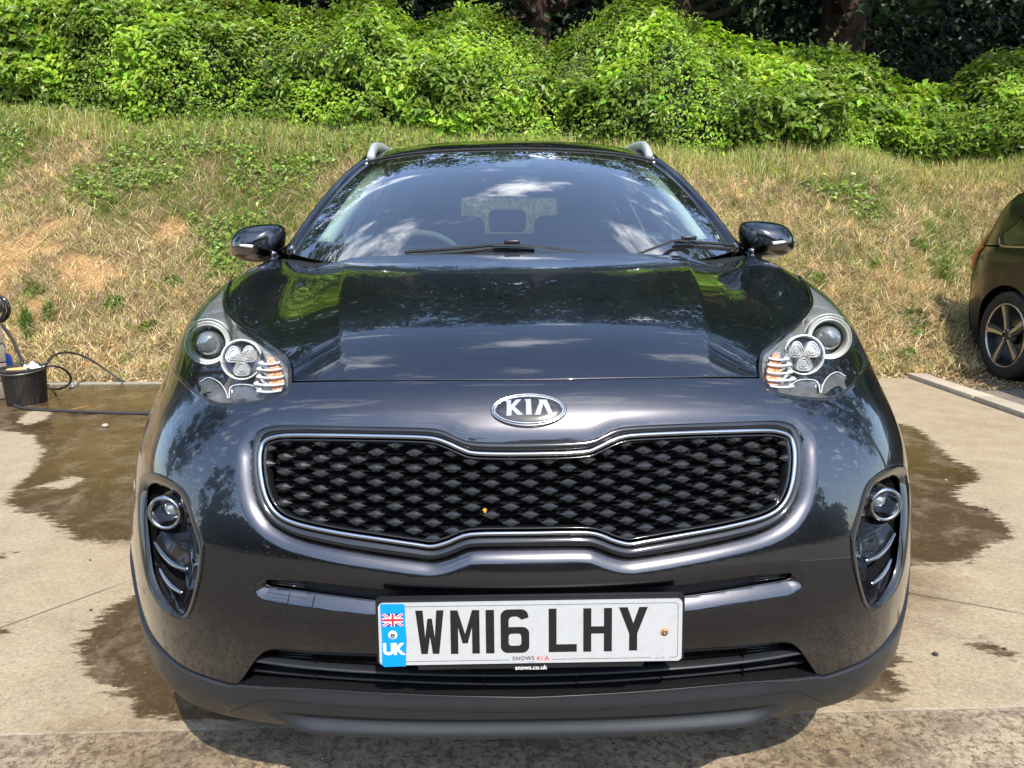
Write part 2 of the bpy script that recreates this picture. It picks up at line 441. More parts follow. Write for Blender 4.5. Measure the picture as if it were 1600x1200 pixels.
def polydist(P, poly, closed=True):
    poly = np.asarray(poly, float); A = poly; B = np.roll(poly, -1, 0)
    if not closed: A, B = A[:-1], B[:-1]
    best = np.full(len(P), 1e9)
    for a, b in zip(A, B):
        ab = b-a; t = np.clip(((P-a)@ab)/max(ab@ab, 1e-18), 0, 1); d = ((P-a-t[:, None]*ab)**2).sum(1); np.minimum(best, d, out=best)
    return np.sqrt(best)
def cdt_fill(outer, holes=(), inner_pts=None, lines=()):
    """triangulate a polygon with holes; returns 2-D verts and faces, and for each loop its vertex ids"""
    V = [tuple(p) for p in outer]; E = []; loops = [list(range(len(outer)))]
    E += [(i, (i+1) % len(outer)) for i in range(len(outer))]
    for h in holes:
        b = len(V); V += [tuple(p) for p in h]; E += [(b+i, b+(i+1) % len(h)) for i in range(len(h))]; loops.append([b+i for i in range(len(h))])
    for l in lines:
        b = len(V); V += [tuple(p) for p in l]; E += [(b+i, b+i+1) for i in range(len(l)-1)]
    if inner_pts is not None and len(inner_pts): V += [tuple(p) for p in inner_pts]
    r = delaunay_2d_cdt([Vector(p) for p in V], E, [], 0, 1e-7)
    co = np.array([v[:] for v in r[0]]); F = np.array([list(f) for f in r[2] if len(f) == 3], int)
    cen = co[F].mean(1); ok = inpoly(cen, np.array(outer))
    for h in holes: ok &= ~inpoly(cen, np.array(h))
    F = F[ok]
    a = co[F]; area = (a[:, 1, 0]-a[:, 0, 0])*(a[:, 2, 1]-a[:, 0, 1])-(a[:, 1, 1]-a[:, 0, 1])*(a[:, 2, 0]-a[:, 0, 0])
    F[area < 0] = F[area < 0][:, ::-1]
    return co, F
def flat_shape(outer, holes=(), thick=.001, to3=None):
    """extruded flat polygon; outer in local 2-D, to3 maps (n,2), height -> (n,3)"""
    co, F = cdt_fill(outer, holes)
    top = to3(co, thick); V = [top]; FF = [list(f) for f in F]; n = len(co)
    for lp in [np.array(outer)]+[np.array(h) for h in holes]:
        k = len(lp); a = to3(lp, thick); b = to3(lp, 0); V += [a, b]
        FF += [[n+i, n+k+i, n+k+(i+1) % k, n+(i+1) % k] for i in range(k)]; n += 2*k
    return np.concatenate(V), FF
def text_shape(txt, size, to3, thick=.0006, align='CENTER', bold=0.0, spacing=1.0):
    cu = bpy.data.curves.new('t', 'FONT'); cu.body = txt; cu.size = size; cu.align_x = align; cu.align_y = 'CENTER'; cu.offset = bold; cu.resolution_u = 3; cu.space_character = spacing
    o = bpy.data.objects.new('t', cu); COL.objects.link(o); bpy.context.view_layer.update()
    dg = bpy.context.evaluated_depsgraph_get(); me = o.evaluated_get(dg).to_mesh()
    V = np.array([v.co[:] for v in me.vertices]); F = [list(p.vertices) for p in me.polygons]
    o.evaluated_get(dg).to_mesh_clear(); bpy.data.objects.remove(o); bpy.data.curves.remove(cu)
    return to3(V[:, :2], thick), F

def unit_(v): return v/(np.linalg.norm(v, axis=-1, keepdims=True)+1e-12)
# ---- panels cut out of the nose surface
def SN(uv, off=0.0, fn=None):
    fn = fn or S; u, v = uv[:, 0], uv[:, 1]; e = .02
    P = fn(u, v); du = fn(u+e, v)-fn(u-e, v); dv = fn(u, v+e)-fn(u, v-e)
    n = np.cross(du, dv); n /= np.linalg.norm(n, axis=1, keepdims=True)+1e-12
    return P+n*np.asarray(off).reshape(-1, 1) if np.ndim(off) else P+n*off, n
def K(p): return ('k', p)
def path_uv(pts, mirror=False, closed=False, step=.045, fn=None, force_closed=False):
    """mixed list of pixel points (left half of the photograph), ('uv',u,v) and ('c',y) centre points -> dense uv polyline"""
    uv, kinks = [], []
    for i, p in enumerate(pts):
        if p[0] == 'k': kinks.append(i); p = p[1]
        if p[0] == 'uv': uv.append((p[1], p[2]))
        elif p[0] == 'c':
            vs_ = np.linspace(0, NV-1.01, 2000); q = proj(S(np.zeros(2000), vs_)); k = np.argmin(abs(q[:, 1]-p[1])+ (np.arange(2000) < 90)*50); uv.append((0.0, vs_[k]))
        else: uv.append(uv_px(*p))
    if not mirror: return catmull(uv, closed, step, kinks)
    uv = np.array(uv); n = len(uv); last_c = abs(uv[-1, 0]) < 1e-6
    if last_c:          # centre -> left -> centre: one closed loop through both halves
        m = uv[::-1][1:-1]*[-1, 1]; full = np.concatenate([uv, m]); kk = kinks+[2*n-2-k for k in kinks if 0 < k < n-1]
        return catmull(full, True, step, kk)
    m = uv[::-1][:-1]*[-1, 1]; full = np.concatenate([m, uv]); kk = [n-1+k for k in kinks]+[n-1-k for k in kinks]
    if force_closed: return catmull(full, True, step, kk)
    return catmull(full, False, step, kk)
def mir_uv(c):
    m = np.array(c)[::-1].copy(); m[:, 0] *= -1; return m
def inset(loop, d, fn=None):
    """move a closed uv loop inwards by d metres"""
    fn = fn or S; c = np.array(loop); e = .01
    a = ((c[:, 0]*np.roll(c[:, 1], -1)-np.roll(c[:, 0], -1)*c[:, 1]).sum())/2
    u, v = c[:, 0], c[:, 1]
    Su = (fn(u+e, v)-fn(u-e, v))/(2*e); Sv = (fn(u, v+e)-fn(u, v-e))/(2*e)
    t = np.roll(c, -1, 0)-np.roll(c, 1, 0); t3 = Su*t[:, :1]+Sv*t[:, 1:]; N = np.cross(Su, Sv); N /= np.linalg.norm(N, axis=1, keepdims=True)+1e-12
    w = np.cross(N, t3); w /= np.linalg.norm(w, axis=1, keepdims=True)+1e-12
    w *= d*(1 if a > 0 else -1)
    g11, g12, g22 = (Su*Su).sum(1), (Su*Sv).sum(1), (Sv*Sv).sum(1); b1, b2 = (Su*w).sum(1), (Sv*w).sum(1)
    D = g11*g22-g12**2+1e-12
    return c+np.stack([(b1*g22-b2*g12)/D, (b2*g11-b1*g12)/D], 1)
def even(loop, surf, step):
    c = np.array(loop); Q = np.concatenate([c, c[:1]]); P = S(Q[:, 0], Q[:, 1]); d = np.r_[0, np.cumsum(np.linalg.norm(np.diff(P, axis=0), axis=1))]; n = int(d[-1]/step)
    s_ = np.linspace(0, d[-1], n, endpoint=False); return np.stack([np.interp(s_, d, Q[:, k]) for k in (0, 1)], 1)
def panel(name, outer, holes=(), mat='paint', parent=None, surf=None, su=.05, sv=.09, gap=.0016, flange=.014, lines=(), hole_gap=0.0, edge_r=.0018, exact=True, fine=False):
    """surf(uv) -> (P, n)"""
    surf = surf or (lambda uv: SN(uv))
    outer = even(outer, surf, .0055 if fine else .011); holes = [even(h, surf, .0045) for h in holes]
    o = inset(outer, gap); hs = [inset(h, -hole_gap) for h in holes]
    lo, hi = o.min(0), o.max(0)
    gu = np.arange(lo[0]+su/2, hi[0], su); gv = np.arange(lo[1]+sv/2, hi[1], sv)
    g = np.stack(np.meshgrid(gu, gv), -1); g[1::2, :, 0] += su/2; g = g.reshape(-1, 2)
    sc = np.array([1/su, 1/sv])
    ok = inpoly(g, o)
    for h in hs: ok &= ~inpoly(g, h)
    g = g[ok]
    for lp, cl in [(o, True)]+[(h, True) for h in hs]+[(l, False) for l in lines]: g = g[polydist(g*sc, lp*sc, cl) > .42]
    co, F = cdt_fill(o, hs, g, lines)
    P, n = surf(co)
    if exact:
        e = np.array([.012, 0]); f = np.array([0, .016]); nn = np.cross(surf(co+e)[0]-surf(co-e)[0], surf(co+f)[0]-surf(co-f)[0]); n = nn/(np.linalg.norm(nn, axis=1, keepdims=True)+1e-12)
    NV_ = [n]
    V = [P]; FF = [F]; base = len(P)
    fl = []
    for k, lp in enumerate([o]+hs):
        ccw = ((lp[:, 0]*np.roll(lp[:, 1], -1)-np.roll(lp[:, 0], -1)*lp[:, 1]).sum()) > 0
        Pb, nb = surf(lp); m = len(lp)
        if exact:
            j_ = np.argmin(((Pb[:, None, :]-P[None, :0, :])**2).sum(2), 1) if False else None
        t = np.roll(Pb, -1, 0)-np.roll(Pb, 1, 0); w = np.cross(nb, t); w /= np.linalg.norm(w, axis=1, keepdims=True)+1e-12
        if not ccw: w = -w
        if k > 0: w = -w          # w points into the panel
        rings = [Pb, Pb-w*edge_r*.35-nb*edge_r*.35, Pb-w*edge_r*.5-nb*edge_r, Pb-w*edge_r*.5-nb*flange]
        V += rings; q = []; NV_ += [nb, nb*.75-w*.66, nb*.3-w*.95, -w]
        for r in range(3):
            a, b = base+r*m, base+(r+1)*m; i = np.arange(m); j = (i+1) % m
            quad = np.stack([a+i, b+i, b+j, a+j], 1)
            q.append(quad if (ccw == (k == 0)) else quad[:, ::-1])
        fl.append(np.concatenate(q)); base += 4*m
    Fq = np.concatenate(fl); tri = np.concatenate([F, Fq[:, [0, 1, 2]], Fq[:, [0, 2, 3]]])
    o_ = mk(name, np.concatenate(V), tri, mat, parent, True)
    o_.data.normals_split_custom_set_from_vertices(unit_(np.concatenate(NV_)).tolist()); return o_
# ---------------------------------------------------------------- numpy noise, leaves and blades
_nt = np.random.default_rng(3).random((256, 256))
def vnoise(x, y, s=1.0, seed=0):
    x = np.asarray(x)*s+seed*17.3; y = np.asarray(y)*s+seed*9.1; xi = np.floor(x).astype(int); yi = np.floor(y).astype(int); fx, fy = x-xi, y-yi; fx = fx*fx*(3-2*fx); fy = fy*fy*(3-2*fy)
    a = _nt[xi % 256, yi % 256]; b = _nt[(xi+1) % 256, yi % 256]; c = _nt[xi % 256, (yi+1) % 256]; d = _nt[(xi+1) % 256, (yi+1) % 256]
    return (a*(1-fx)+b*fx)*(1-fy)+(c*(1-fx)+d*fx)*fy
def fbm(x, y, s=1.0, o=4, seed=0):
    r = 0; a = 1; t = 0
    for k in range(o): r = r+a*vnoise(x, y, s*2**k, seed+k*3); t += a; a *= .5
    return r/t
def unit(v): return v/(np.linalg.norm(v, axis=-1, keepdims=True)+1e-12)
def leaves(P, N, size, col, aspect=.55, droop=.4, fold=.18, rng=RNG, jit=.45):
    """one folded leaf (two triangles) per point; N: rough facing"""
    n = len(P); N = unit(N+rng.normal(0, jit, (n, 3))); d = rng.normal(0, 1, (n, 3)); d[:, 2] -= droop*1.5; d = unit(d-N*(d*N).sum(1, keepdims=True)); b = np.cross(N, d)
    s = np.broadcast_to(size, (n,))[:, None]
    p0 = P-d*s*.5; p3 = P+d*s*.5-N*s*.12; l = P-d*s*.08+b*s*aspect*.5+N*s*fold; r = P-d*s*.08-b*s*aspect*.5+N*s*fold
    V = np.stack([p0, l, p3, r], 1).reshape(-1, 3); i = np.arange(n)*4
    F = np.stack([np.stack([i, i+2, i+1], 1), np.stack([i, i+3, i+2], 1)], 1).reshape(-1, 3)
    return V, F, np.repeat(col, 4, 0)
def blades(P, length, width, lean, col, rng=RNG, N=None):
    n = len(P); a = rng.random(n)*2*math.pi; out = np.stack([np.cos(a), np.sin(a), np.zeros(n)], 1); side = np.stack([-np.sin(a), np.cos(a), np.zeros(n)], 1)
    tw = rng.random(n)*2*math.pi; side = unit(side*np.cos(tw)[:, None]+out*np.sin(tw)[:, None]*.8)
    up = np.tile([0, 0, 1.], (n, 1)) if N is None else N
    L = np.broadcast_to(length, (n,))[:, None]; W = np.broadcast_to(width, (n,))[:, None]; ln = np.broadcast_to(lean, (n,))[:, None]
    mid = P+unit(up+out*ln*.5)*L*.55; tip = mid+unit(up*(1-ln*.6)+out*ln*1.3)*L*.5
    V = np.stack([P-side*W, P+side*W, mid-side*W*.8, mid+side*W*.8, tip], 1).reshape(-1, 3); i = np.arange(n)*5
    F = np.stack([np.stack([i, i+1, i+3], 1), np.stack([i, i+3, i+2], 1), np.stack([i+2, i+3, i+4], 1)], 1).reshape(-1, 3)
    return V, F, np.repeat(col, 5, 0)
class Veg:
    def __init__(s): s.V, s.F, s.C, s.n = [], [], [], 0
    def add(s, t): s.V.append(t[0]); s.F.append(t[1]+s.n); s.C.append(t[2]); s.n += len(t[0])
    def build(s, name, mat, parent=None): return mk(name, np.concatenate(s.V), np.concatenate(s.F), mat, parent, False, np.concatenate(s.C))
def tint(base, n, var=.25, hue=.12, rng=RNG):
    b = np.array(base, float); k = np.exp(rng.normal(0, var, (n, 1))); h = 1+rng.normal(0, hue, (n, 3)); return np.clip(b*k*h, .003, .9)
# ---------------------------------------------------------------- the place: yard, bank, hedge, woods
def bank_base(X):
    X = np.asarray(X, float); return 4.86+.08*np.sin(X*.9)+.55*sstep((X-3.5)/1.6)
def sstep(t): t = np.clip(t, 0, 1); return t*t*(3-2*t)
def bank_base(X):
    X = np.asarray(X, float); return 4.88-.01*X+.04*np.sin(X*1.9)+.9*sstep((X-3.7)/1.4)
def bank_top(X): return np.interp(X, [-30, -9, -6, -3, 0, 2.4, 5, 9, 30], [2.9, 2.85, 2.66, 2.34, 2.12, 1.98, 1.95, 1.85, 1.8])
def bank_h(X, Y):
    X = np.asarray(X, float); Y = np.asarray(Y, float); b = bank_base(X); H = bank_top(X); run = H/.74; d = Y-b
    t = np.clip(d/run, -.2, 1.3)
    s = np.where(t < 0, 0, t); prof = H*(s-.16*np.maximum(s-.80, 0)**1*0)
    prof = np.where(s < .12, H*(s*.35+s*s*2.7), H*(.0809+(s-.12)*1.045))
    flatz = H+.13*(d-run)
    z = np.minimum(prof, flatz); k = .12; z = np.where(abs(prof-flatz) < k*3, z-k*.25*np.maximum(0, 1-abs(prof-flatz)/(k*3))**2, z)
    z = z+(fbm(X, Y, 1.1, 4, 2)-.5)*.22*sstep(d/.8)+(fbm(X, Y, 5, 3, 5)-.5)*.07*sstep(d/.4)
    return np.where(d < 0, -.01, z)
# wide ground under everything
t = NT('far_ground'); t.set(color=t.mix(t.noise(.25, 6), (.20, .19, .13), (.10, .12, .05)), rough=.95)
V = np.array([[-160, -160, -.12], [160, -160, -.12], [160, 160, -.12], [-160, 160, -.12]]); tag(mk('ground', V, [[0, 1, 2, 3]], 'far_ground', None, False), kind='structure')
# concrete yard: shader reads signed distances (metres) to the wet patches, traced and put on the ground
t = NT('concrete')
pos = t.pos(); wet = t.attr('wet', 'Fac'); strip = t.attr('strip', 'Fac'); damp = t.attr('damp', 'Fac')
nbig = t.noise(.9, 6, .6); nmid = t.noise(6, 7, .68); nf = t.noise(70, 5, .7); nff = t.noise(320, 3, .6)
base = t.ramp(nmid, [(.25, (.25, .185, .105)), (.5, (.375, .295, .185)), (.78, (.47, .385, .255))])
base = t.mix(t.rng(nbig, .35, .7), base, t.mix(.5, base, (.36, .295, .205)))
base = t.mix(t.rng(nf, .55, .75), base, (.48, .415, .32)); base = t.mix(t.math('MULTIPLY', t.rng(nf, .50, .30), .8), base, (.17, .13, .08))
base = t.mix(t.rng(nff, .52, .66, 0, .75), base, (.16, .125, .085)); base = t.mix(t.rng(t.noise(150, 4, .7), .54, .66, 0, .55), base, (.52, .45, .34)); base = t.mix(t.rng(t.noise(190, 3, .6), .62, .70, 0, .8), base, (.11, .085, .06))
# brushed marks across the slab
wv_ = t.noise(1.0, 4, .6, vec=t.node('ShaderNodeMapping', ins={'Vector': pos, 'Scale': (14., 90., 1.), 'Rotation': (0, 0, .05)}).outputs[0])
base = t.mix(t.rng(wv_, .45, .75, 0, .25), base, (.30, .25, .18))
# old brown stains
st = t.rng(t.noise(1.7, 8, .72, dist=.6), .56, .70); base = t.mix(t.math('MULTIPLY', st, .5), base, (.20, .145, .085))
# hairline cracks
vo = t.node('ShaderNodeTexVoronoi', feature='DISTANCE_TO_EDGE', ins={'Scale': .75}); dv = t.mix(.12, pos, t.node('ShaderNodeTexNoise', ins={'Scale': 5.0, 'Detail': 8.0}).outputs['Color'], 'ADD'); t.l.new(dv, vo.inputs['Vector'])
crk = t.math('MULTIPLY', t.rng(vo.outputs['Distance'], 0, .006, 1, 0), t.rng(t.noise(.8, 2), .5, .56)); base = t.mix(t.math('MULTIPLY', crk, .85), base, (.07, .055, .04))
# broken, gritty strip on the camera's side of the joint
ag = t.noise(26, 8, .75, dist=.8); vo2 = t.node('ShaderNodeTexVoronoi', ins={'Scale': 95.0}); t.l.new(pos, vo2.inputs['Vector'])
grit = t.mix(t.rng(ag, .48, .62), (.42, .335, .225), (.15, .11, .072)); grit = t.mix(t.rng(t.noise(60, 8, .8), .50, .60), grit, (.09, .07, .05)); grit = t.mix(t.rng(t.noise(4.0, 8, .75), .46, .60, 0, .55), grit, (.12, .092, .065))
grit = t.mix(t.rng(vo2.outputs['Distance'], .0, .35, .75, 0), grit, t.mix(t.rng(t.node('ShaderNodeSeparateColor', ins={0: vo2.outputs['Color']}).outputs[0], .6, .9), grit, (.50, .47, .42)))
nj = t.noise(18, 5, .7); sj = t.math('ADD', strip, t.math('MULTIPLY', t.math('SUBTRACT', nj, .5), .05))
grit = t.mix(t.rng(strip, .28, .9), grit, t.mix(.25, (.060, .055, .050), grit)); base = t.mix(t.rng(sj, -.012, .012), base, grit)  # nearer ground, out of view, darkened to dim the bumper's reflection
joint = t.rng(t.math('ABSOLUTE', sj), 0, .012, 1, 0); base = t.mix(t.math('MULTIPLY', joint, .55), base, (.60, .52, .40))
jl = t.rng(t.math('ABSOLUTE', t.math('SUBTRACT', strip, .006)), 0, .004, 1, 0); base = t.mix(t.math('MULTIPLY', jl, .6), base, (.14, .11, .08))
# water
nstk = t.noise(1.0, 8, .75, vec=t.node('ShaderNodeMapping', ins={'Vector': pos, 'Scale': (9., 30., 1.)}).outputs[0])
wn_n = t.math('ADD', t.math('MULTIPLY', t.math('SUBTRACT', nstk, .5), .26), t.math('MULTIPLY', t.math('SUBTRACT', t.noise(34, 5, .7), .5), .07))
wd = t.math('ADD', wet, wn_n); wm = t.math('MULTIPLY', t.rng(wd, -.012, .020, smooth=True), t.rng(t.noise(4.6, 9, .80, dist=.4), .36, .52, .60, 1))
dm = t.rng(t.math('ADD', damp, t.math('MULTIPLY', t.math('SUBTRACT', t.noise(7, 8, .75), .5), .55)), -.05, .16, 0, .85)
wetcol = t.mix(1.0, t.mix(t.rng(t.noise(48, 7, .8), .50, .64, 0, .7), base, (.62, .53, .38)), t.mix(t.rng(nf, .42, .62, 0, .6), (.20, .150, .090), (.12, .086, .048)), 'MULTIPLY')
dampcol = t.mix(1.0, base, (.48, .40, .30), 'MULTIPLY')
base = t.mix(dm, base, dampcol); base = t.mix(wm, base, wetcol)
pud = t.rng(t.noise(2.2, 4), .40, .58); wr = t.mix(pud, (.30, .30, .30), (.10, .10, .10))
t.set(color=base, rough=t.mix(wm, (.88, .88, .88), t.mix(t.rng(t.attr('pool', 'Fac'), -.1, .15), (.48, .48, .48), wr)), spec=.5)
hgt = t.math('ADD', t.math('MULTIPLY', nf, .6), t.math('ADD', t.math('MULTIPLY', wv_, .3), t.math('MULTIPLY', nff, .5)))
hgt = t.math('ADD', hgt, t.math('MULTIPLY', t.math('MULTIPLY', ag, t.rng(sj, -.01, .01)), 3.0)); hgt = t.math('SUBTRACT', hgt, t.math('MULTIPLY', crk, 1.5))
b = t.bump(hgt, .5, .004); t.l.new(t.math('MULTIPLY', t.math('SUBTRACT', 1.0, t.math('MULTIPLY', wm, .75)), .55), b.inputs['Strength'])
def gz(pts): return np.array([at_z(a, b, 0)[:2] for a, b in pts])
WET = [gz([(-120, 597), (-120, 668), (0, 673), (50, 680), (66, 705), (52, 735), (20, 762), (10, 785), (24, 800), (62, 803), (82, 820), (120, 843), (165, 850), (212, 842), (260, 760), (700, 760), (700, 606), (300, 604), (240, 597)]),
       gz([(232, 925), (178, 941), (150, 967), (120, 1005), (122, 1030), (145, 1057), (172, 1082), (205, 1092), (214, 1120), (300, 1126), (430, 1118), (520, 1060), (520, 925)]),
       gz([(1330, 655), (1410, 662), (1432, 668), (1465, 693), (1487, 716), (1528, 736), (1532, 749), (1492, 765), (1497, 781), (1545, 796), (1577, 821), (1583, 840), (1549, 853), (1515, 878), (1465, 880), (1420, 888), (1330, 880)]),
       gz([(1390, 1005), (1413, 1022), (1403, 1042), (1400, 1058), (1415, 1072), (1422, 1094), (1330, 1098), (1150, 1098), (1150, 1005)]),
       gz([(1518, 1000), (1545, 996), (1572, 1008), (1592, 1018), (1588, 1030), (1555, 1024), (1522, 1016)]),
       gz([(0, 865), (20, 862), (14, 872), (-10, 880)]), gz([(-20, 985), (18, 978), (10, 992), (-20, 1000)])]
DRY = [gz([(40, 646), (60, 641), (84, 640), (72, 655), (48, 663), (30, 660)]), gz([(60, 760), (110, 745), (130, 748), (100, 765)])]
DAMP = [gz([(1330, 880), (1480, 880), (1500, 930), (1470, 985), (1430, 1000), (1330, 1000)]), gz([(60, 1140), (130, 1100), (300, 1128), (420, 1130), (420, 1250), (40, 1250)]), gz([(1100, 1250), (1200, 1128), (1400, 1098), (1470, 1120), (1400, 1250)]), gz([(215, 850), (140, 850), (90, 800), (150, 760), (230, 780)])]
def sdf(P, poly): return polydist(P, poly)*np.where(inpoly(P, poly), 1, -1)
gx = np.unique(np.concatenate([np.arange(-16, -6, .5), np.arange(-6, 6, .04), np.arange(6, 16.1, .5)])); gy = np.unique(np.concatenate([np.arange(-14, -1.2, .4), np.arange(-1.2, 5.3, .04), np.arange(5.3, 6.4, .2)]))
def ground_sheet(name, xr, yr, z, mat):
    xs = gx[(gx > xr[0]+.02) & (gx < xr[1]-.02)]; xs = np.r_[xr[0], xs, xr[1]]; ys = gy[(gy > yr[0]+.02) & (gy < yr[1]-.02)]; ys = np.r_[yr[0], ys, yr[1]]
    X, Y = np.meshgrid(xs, ys); P2 = np.stack([X, Y], -1).reshape(-1, 2); nx, ny = len(xs), len(ys)
    V = np.concatenate([P2, np.full((len(P2), 1), z)], 1); i, j = np.meshgrid(np.arange(nx-1), np.arange(ny-1)); a = (j*nx+i).ravel(); F = np.stack([a, a+1, a+nx+1, a+nx], 1)
    o = mk(name, V, F, mat, None, False); me = o.data; near = (abs(P2[:, 0]) < 6) & (P2[:, 1] > -1.3)
    def put(nm, val): at = me.attributes.new(nm, 'FLOAT', 'POINT'); at.data.foreach_set('value', val.astype(np.float32))
    w = np.full(len(P2), -3.); dd = np.full(len(P2), -3.); pl = np.full(len(P2), -3.); Q = P2[near]
    w[near] = np.max([sdf(Q, p) for p in WET], 0); w[near] = np.minimum(w[near], np.min([-sdf(Q, p) for p in DRY], 0)); dd[near] = np.max([sdf(Q, p) for p in DAMP], 0)
    pl[near] = np.minimum(w[near], (Q[:, 1]-2.2)*.6)*1.0
    put('wet', w); put('damp', dd); put('pool', pl); put('strip', .452-P2[:, 1]+.02*P2[:, 0]); return tag(o, kind='structure')
ground_sheet('concrete_yard', (-16, 3.26), (-14, 5.0), 0.0, 'concrete')
# tarmac and grit beyond the kerb, with the other car on it
t = NT('tarmac'); n = t.noise(45, 8, .75); vo = t.node('ShaderNodeTexVoronoi', ins={'Scale': 60.0}); t.l.new(t.pos(), vo.inputs['Vector'])
c = t.mix(t.rng(n, .35, .65), (.10, .088, .072), (.26, .225, .18)); c = t.mix(t.rng(t.noise(2.2, 6), .45, .65, 0, .7), c, (.30, .25, .18)); c = t.mix(t.rng(vo.outputs['Distance'], 0, .3, .5, 0), c, (.36, .33, .28)); t.set(color=c, rough=.93); t.bump(n, .8, .012)
ground_sheet('tarmac', (3.45, 16), (-14, 6.4), -.015, 'tarmac')
for k in range(10):
    y0 = 4.93-k*.915-.915; V, F = rbox((3.36, y0+.4575, -.03), (.17, .905, .13), .012, 2); V[:, 2] = np.where(V[:, 2] > 0, V[:, 2]-.008*((V[:, 0]-3.36) > 0), V[:, 2])
    o = mk('kerb_stone', V, F, 'kerb' if 'kerb' in MATS else (lambda: (simple('kerb', (.44, .38, .29), .9, var=.3, scale=12), 'kerb')[1])(), None, True, sharp=30); tag(o, kind='structure')
# gutter edge along the foot of the bank
simple('edge_stone', (.28, .26, .22), .9, var=.35, scale=25)
for k in range(9):
    x0 = -5.6+k*1.0; V, F = rbox((x0, 4.915, -.02), (.985, .045, .066), .008, 2); tag(mk('edging_stone', V, F, 'edge_stone', None, True, sharp=30), kind='structure')
# bank
t = NT('bank_soil'); n1_, n2_ = t.noise(1.1, 7, .65), t.noise(14, 8, .75)
c = t.mix(t.rng(n1_, .38, .62), (.17, .115, .055), (.22, .15, .075)); c = t.mix(t.attr('orange', 'Fac'), c, t.mix(n2_, (.50, .28, .11), (.62, .38, .17))); c = t.mix(t.rng(t.noise(50, 6, .8), .5, .62, 0, .8), c, (.12, .085, .045)); t.set(color=c, rough=.95); t.bump(n2_, .9, .06)  # soil outside the orange darkened to read as shaded gaps between straws
xs = np.arange(-15, 15.1, .12); ys = np.concatenate([np.arange(4.7, 10, .07), np.arange(10, 40, .8)]); X, Y = np.meshgrid(xs, ys); Z = bank_h(X, Y); nx, ny = len(xs), len(ys)
Z = Z+np.maximum(Y-10, 0)*.10
def orange(X, Y, t_):
    return np.clip((fbm(X, Y*1.2, 2.1, 4, 77)-.600+.07*sstep((-1.5-X)/2)+.05*sstep((.6-t_)/.4)-.30*sstep((t_-.50)/.2))*9, 0, .9)
i, j = np.meshgrid(np.arange(nx-1), np.arange(ny-1)); a = (j*nx+i).ravel(); bo = tag(mk('bank', np.stack([X, Y, Z-.012], -1).reshape(-1, 3), np.stack([a, a+1, a+nx+1, a+nx], 1), 'bank_soil'), kind='structure')
at_ = bo.data.attributes.new('orange', 'FLOAT', 'POINT'); tt = (Y-bank_base(X))/(bank_top(X)/.74); at_.data.foreach_set('value', np.maximum(orange(X, Y, tt), .9*sstep((.05-tt)/.05)).ravel().astype(np.float32))
def bank_n(X, Y):
    e = .05; dx = (bank_h(X+e, Y)-bank_h(X-e, Y))/(2*e); dy = (bank_h(X, Y+e)-bank_h(X, Y-e))/(2*e); return unit(np.stack([-dx, -dy, np.ones_like(dx)], -1))
def bank_pts(n, tmin=0, tmax=1.15, x0=-8.2, x1=7.2):
    X = RNG.uniform(x0, x1, n); t_ = RNG.uniform(tmin, tmax, n); Y = bank_base(X)+t_*bank_top(X)/.74; return X, Y, t_
def greenness(X, t_):
    g = .43+(fbm(X, t_*3, 1.3, 4, 11)-.5)*.75+.26*sstep((t_-.46)/.28)*sstep((1.5-X)/4.0)+.10*sstep((t_-.8)/.2)-.17*sstep((.5-t_)/.3); return g
# grass: dry straw, green tufts, long pale seed stalks on the brow
vg = Veg()
Xc, Yc, _t = bank_pts(14500, .02, 1.1, -7.6, 6.6); per = 15; nT = len(Xc); X = np.repeat(Xc, per)+RNG.normal(0, .022, nT*per); Y = np.repeat(Yc, per)+RNG.normal(0, .018, nT*per); gc = greenness(Xc, _t)+RNG.normal(0, .06, nT); big = RNG.uniform(.6, 1.35, nT)
soil = np.repeat(orange(Xc, Yc, _t), per); kp = RNG.random(len(X)) > soil*.93; isgT = np.repeat((gc > .55) | (RNG.random(nT) < .15), per)[kp]; tone = np.repeat(np.exp(RNG.normal(0, .34, nT)), per)[kp][:, None]; bg_ = np.repeat(big, per)[kp]; X, Y = X[kp], Y[kp]; n = len(X)
col = np.where(isgT[:, None], tint((.17, .235, .04), n, .2), tint((.58, .46, .265), n, .25, .07))*tone
vg.add(blades(np.stack([X, Y, bank_h(X, Y)-.01], 1), RNG.uniform(.05, .14, n)*bg_, RNG.uniform(.0012, .0030, n), RNG.uniform(.4, 2.4, n), col))
X, Y, t_ = bank_pts(100000, .01, 1.12); g = greenness(X, t_); bare = fbm(X, Y, 1.6, 4, 23)
keep = (RNG.random(len(X)) < np.clip(1.35-1.2*np.clip((bare-.54)*5, 0, 1)*sstep((.75-t_)/.3), .06, 1)*(1-.85*orange(X, Y, t_))); X, Y, t_, g = X[keep], Y[keep], t_[keep], g[keep]; n = len(X)
P = np.stack([X, Y, bank_h(X, Y)-.01], 1); isg = RNG.random(n) < .20+sstep((g-.44)/.24)*.72
col = np.where(isg[:, None], tint((.17, .23, .045), n, .3), tint((.58, .47, .27), n, .32, .07)); brown = RNG.random(n) < .22; col[brown & ~isg] = tint((.34, .22, .11), n, .3)[brown & ~isg]
vg.add(blades(P, RNG.uniform(.05, .17, n)*np.where(isg, 1.05, 1), RNG.uniform(.0011, .0028, n), np.where(isg, RNG.uniform(.2, 1.2, n), RNG.uniform(.7, 2.6, n)), col))
X, Y, t_ = bank_pts(26000, .02, 1.0); n = len(X); P = np.stack([X, Y, bank_h(X, Y)+RNG.uniform(0, .03, n)], 1); vg.add(blades(P, RNG.uniform(.12, .30, n), RNG.uniform(.0018, .0042, n), RNG.uniform(1.5, 5, n), tint((.58, .47, .28), n, .25, .06)))
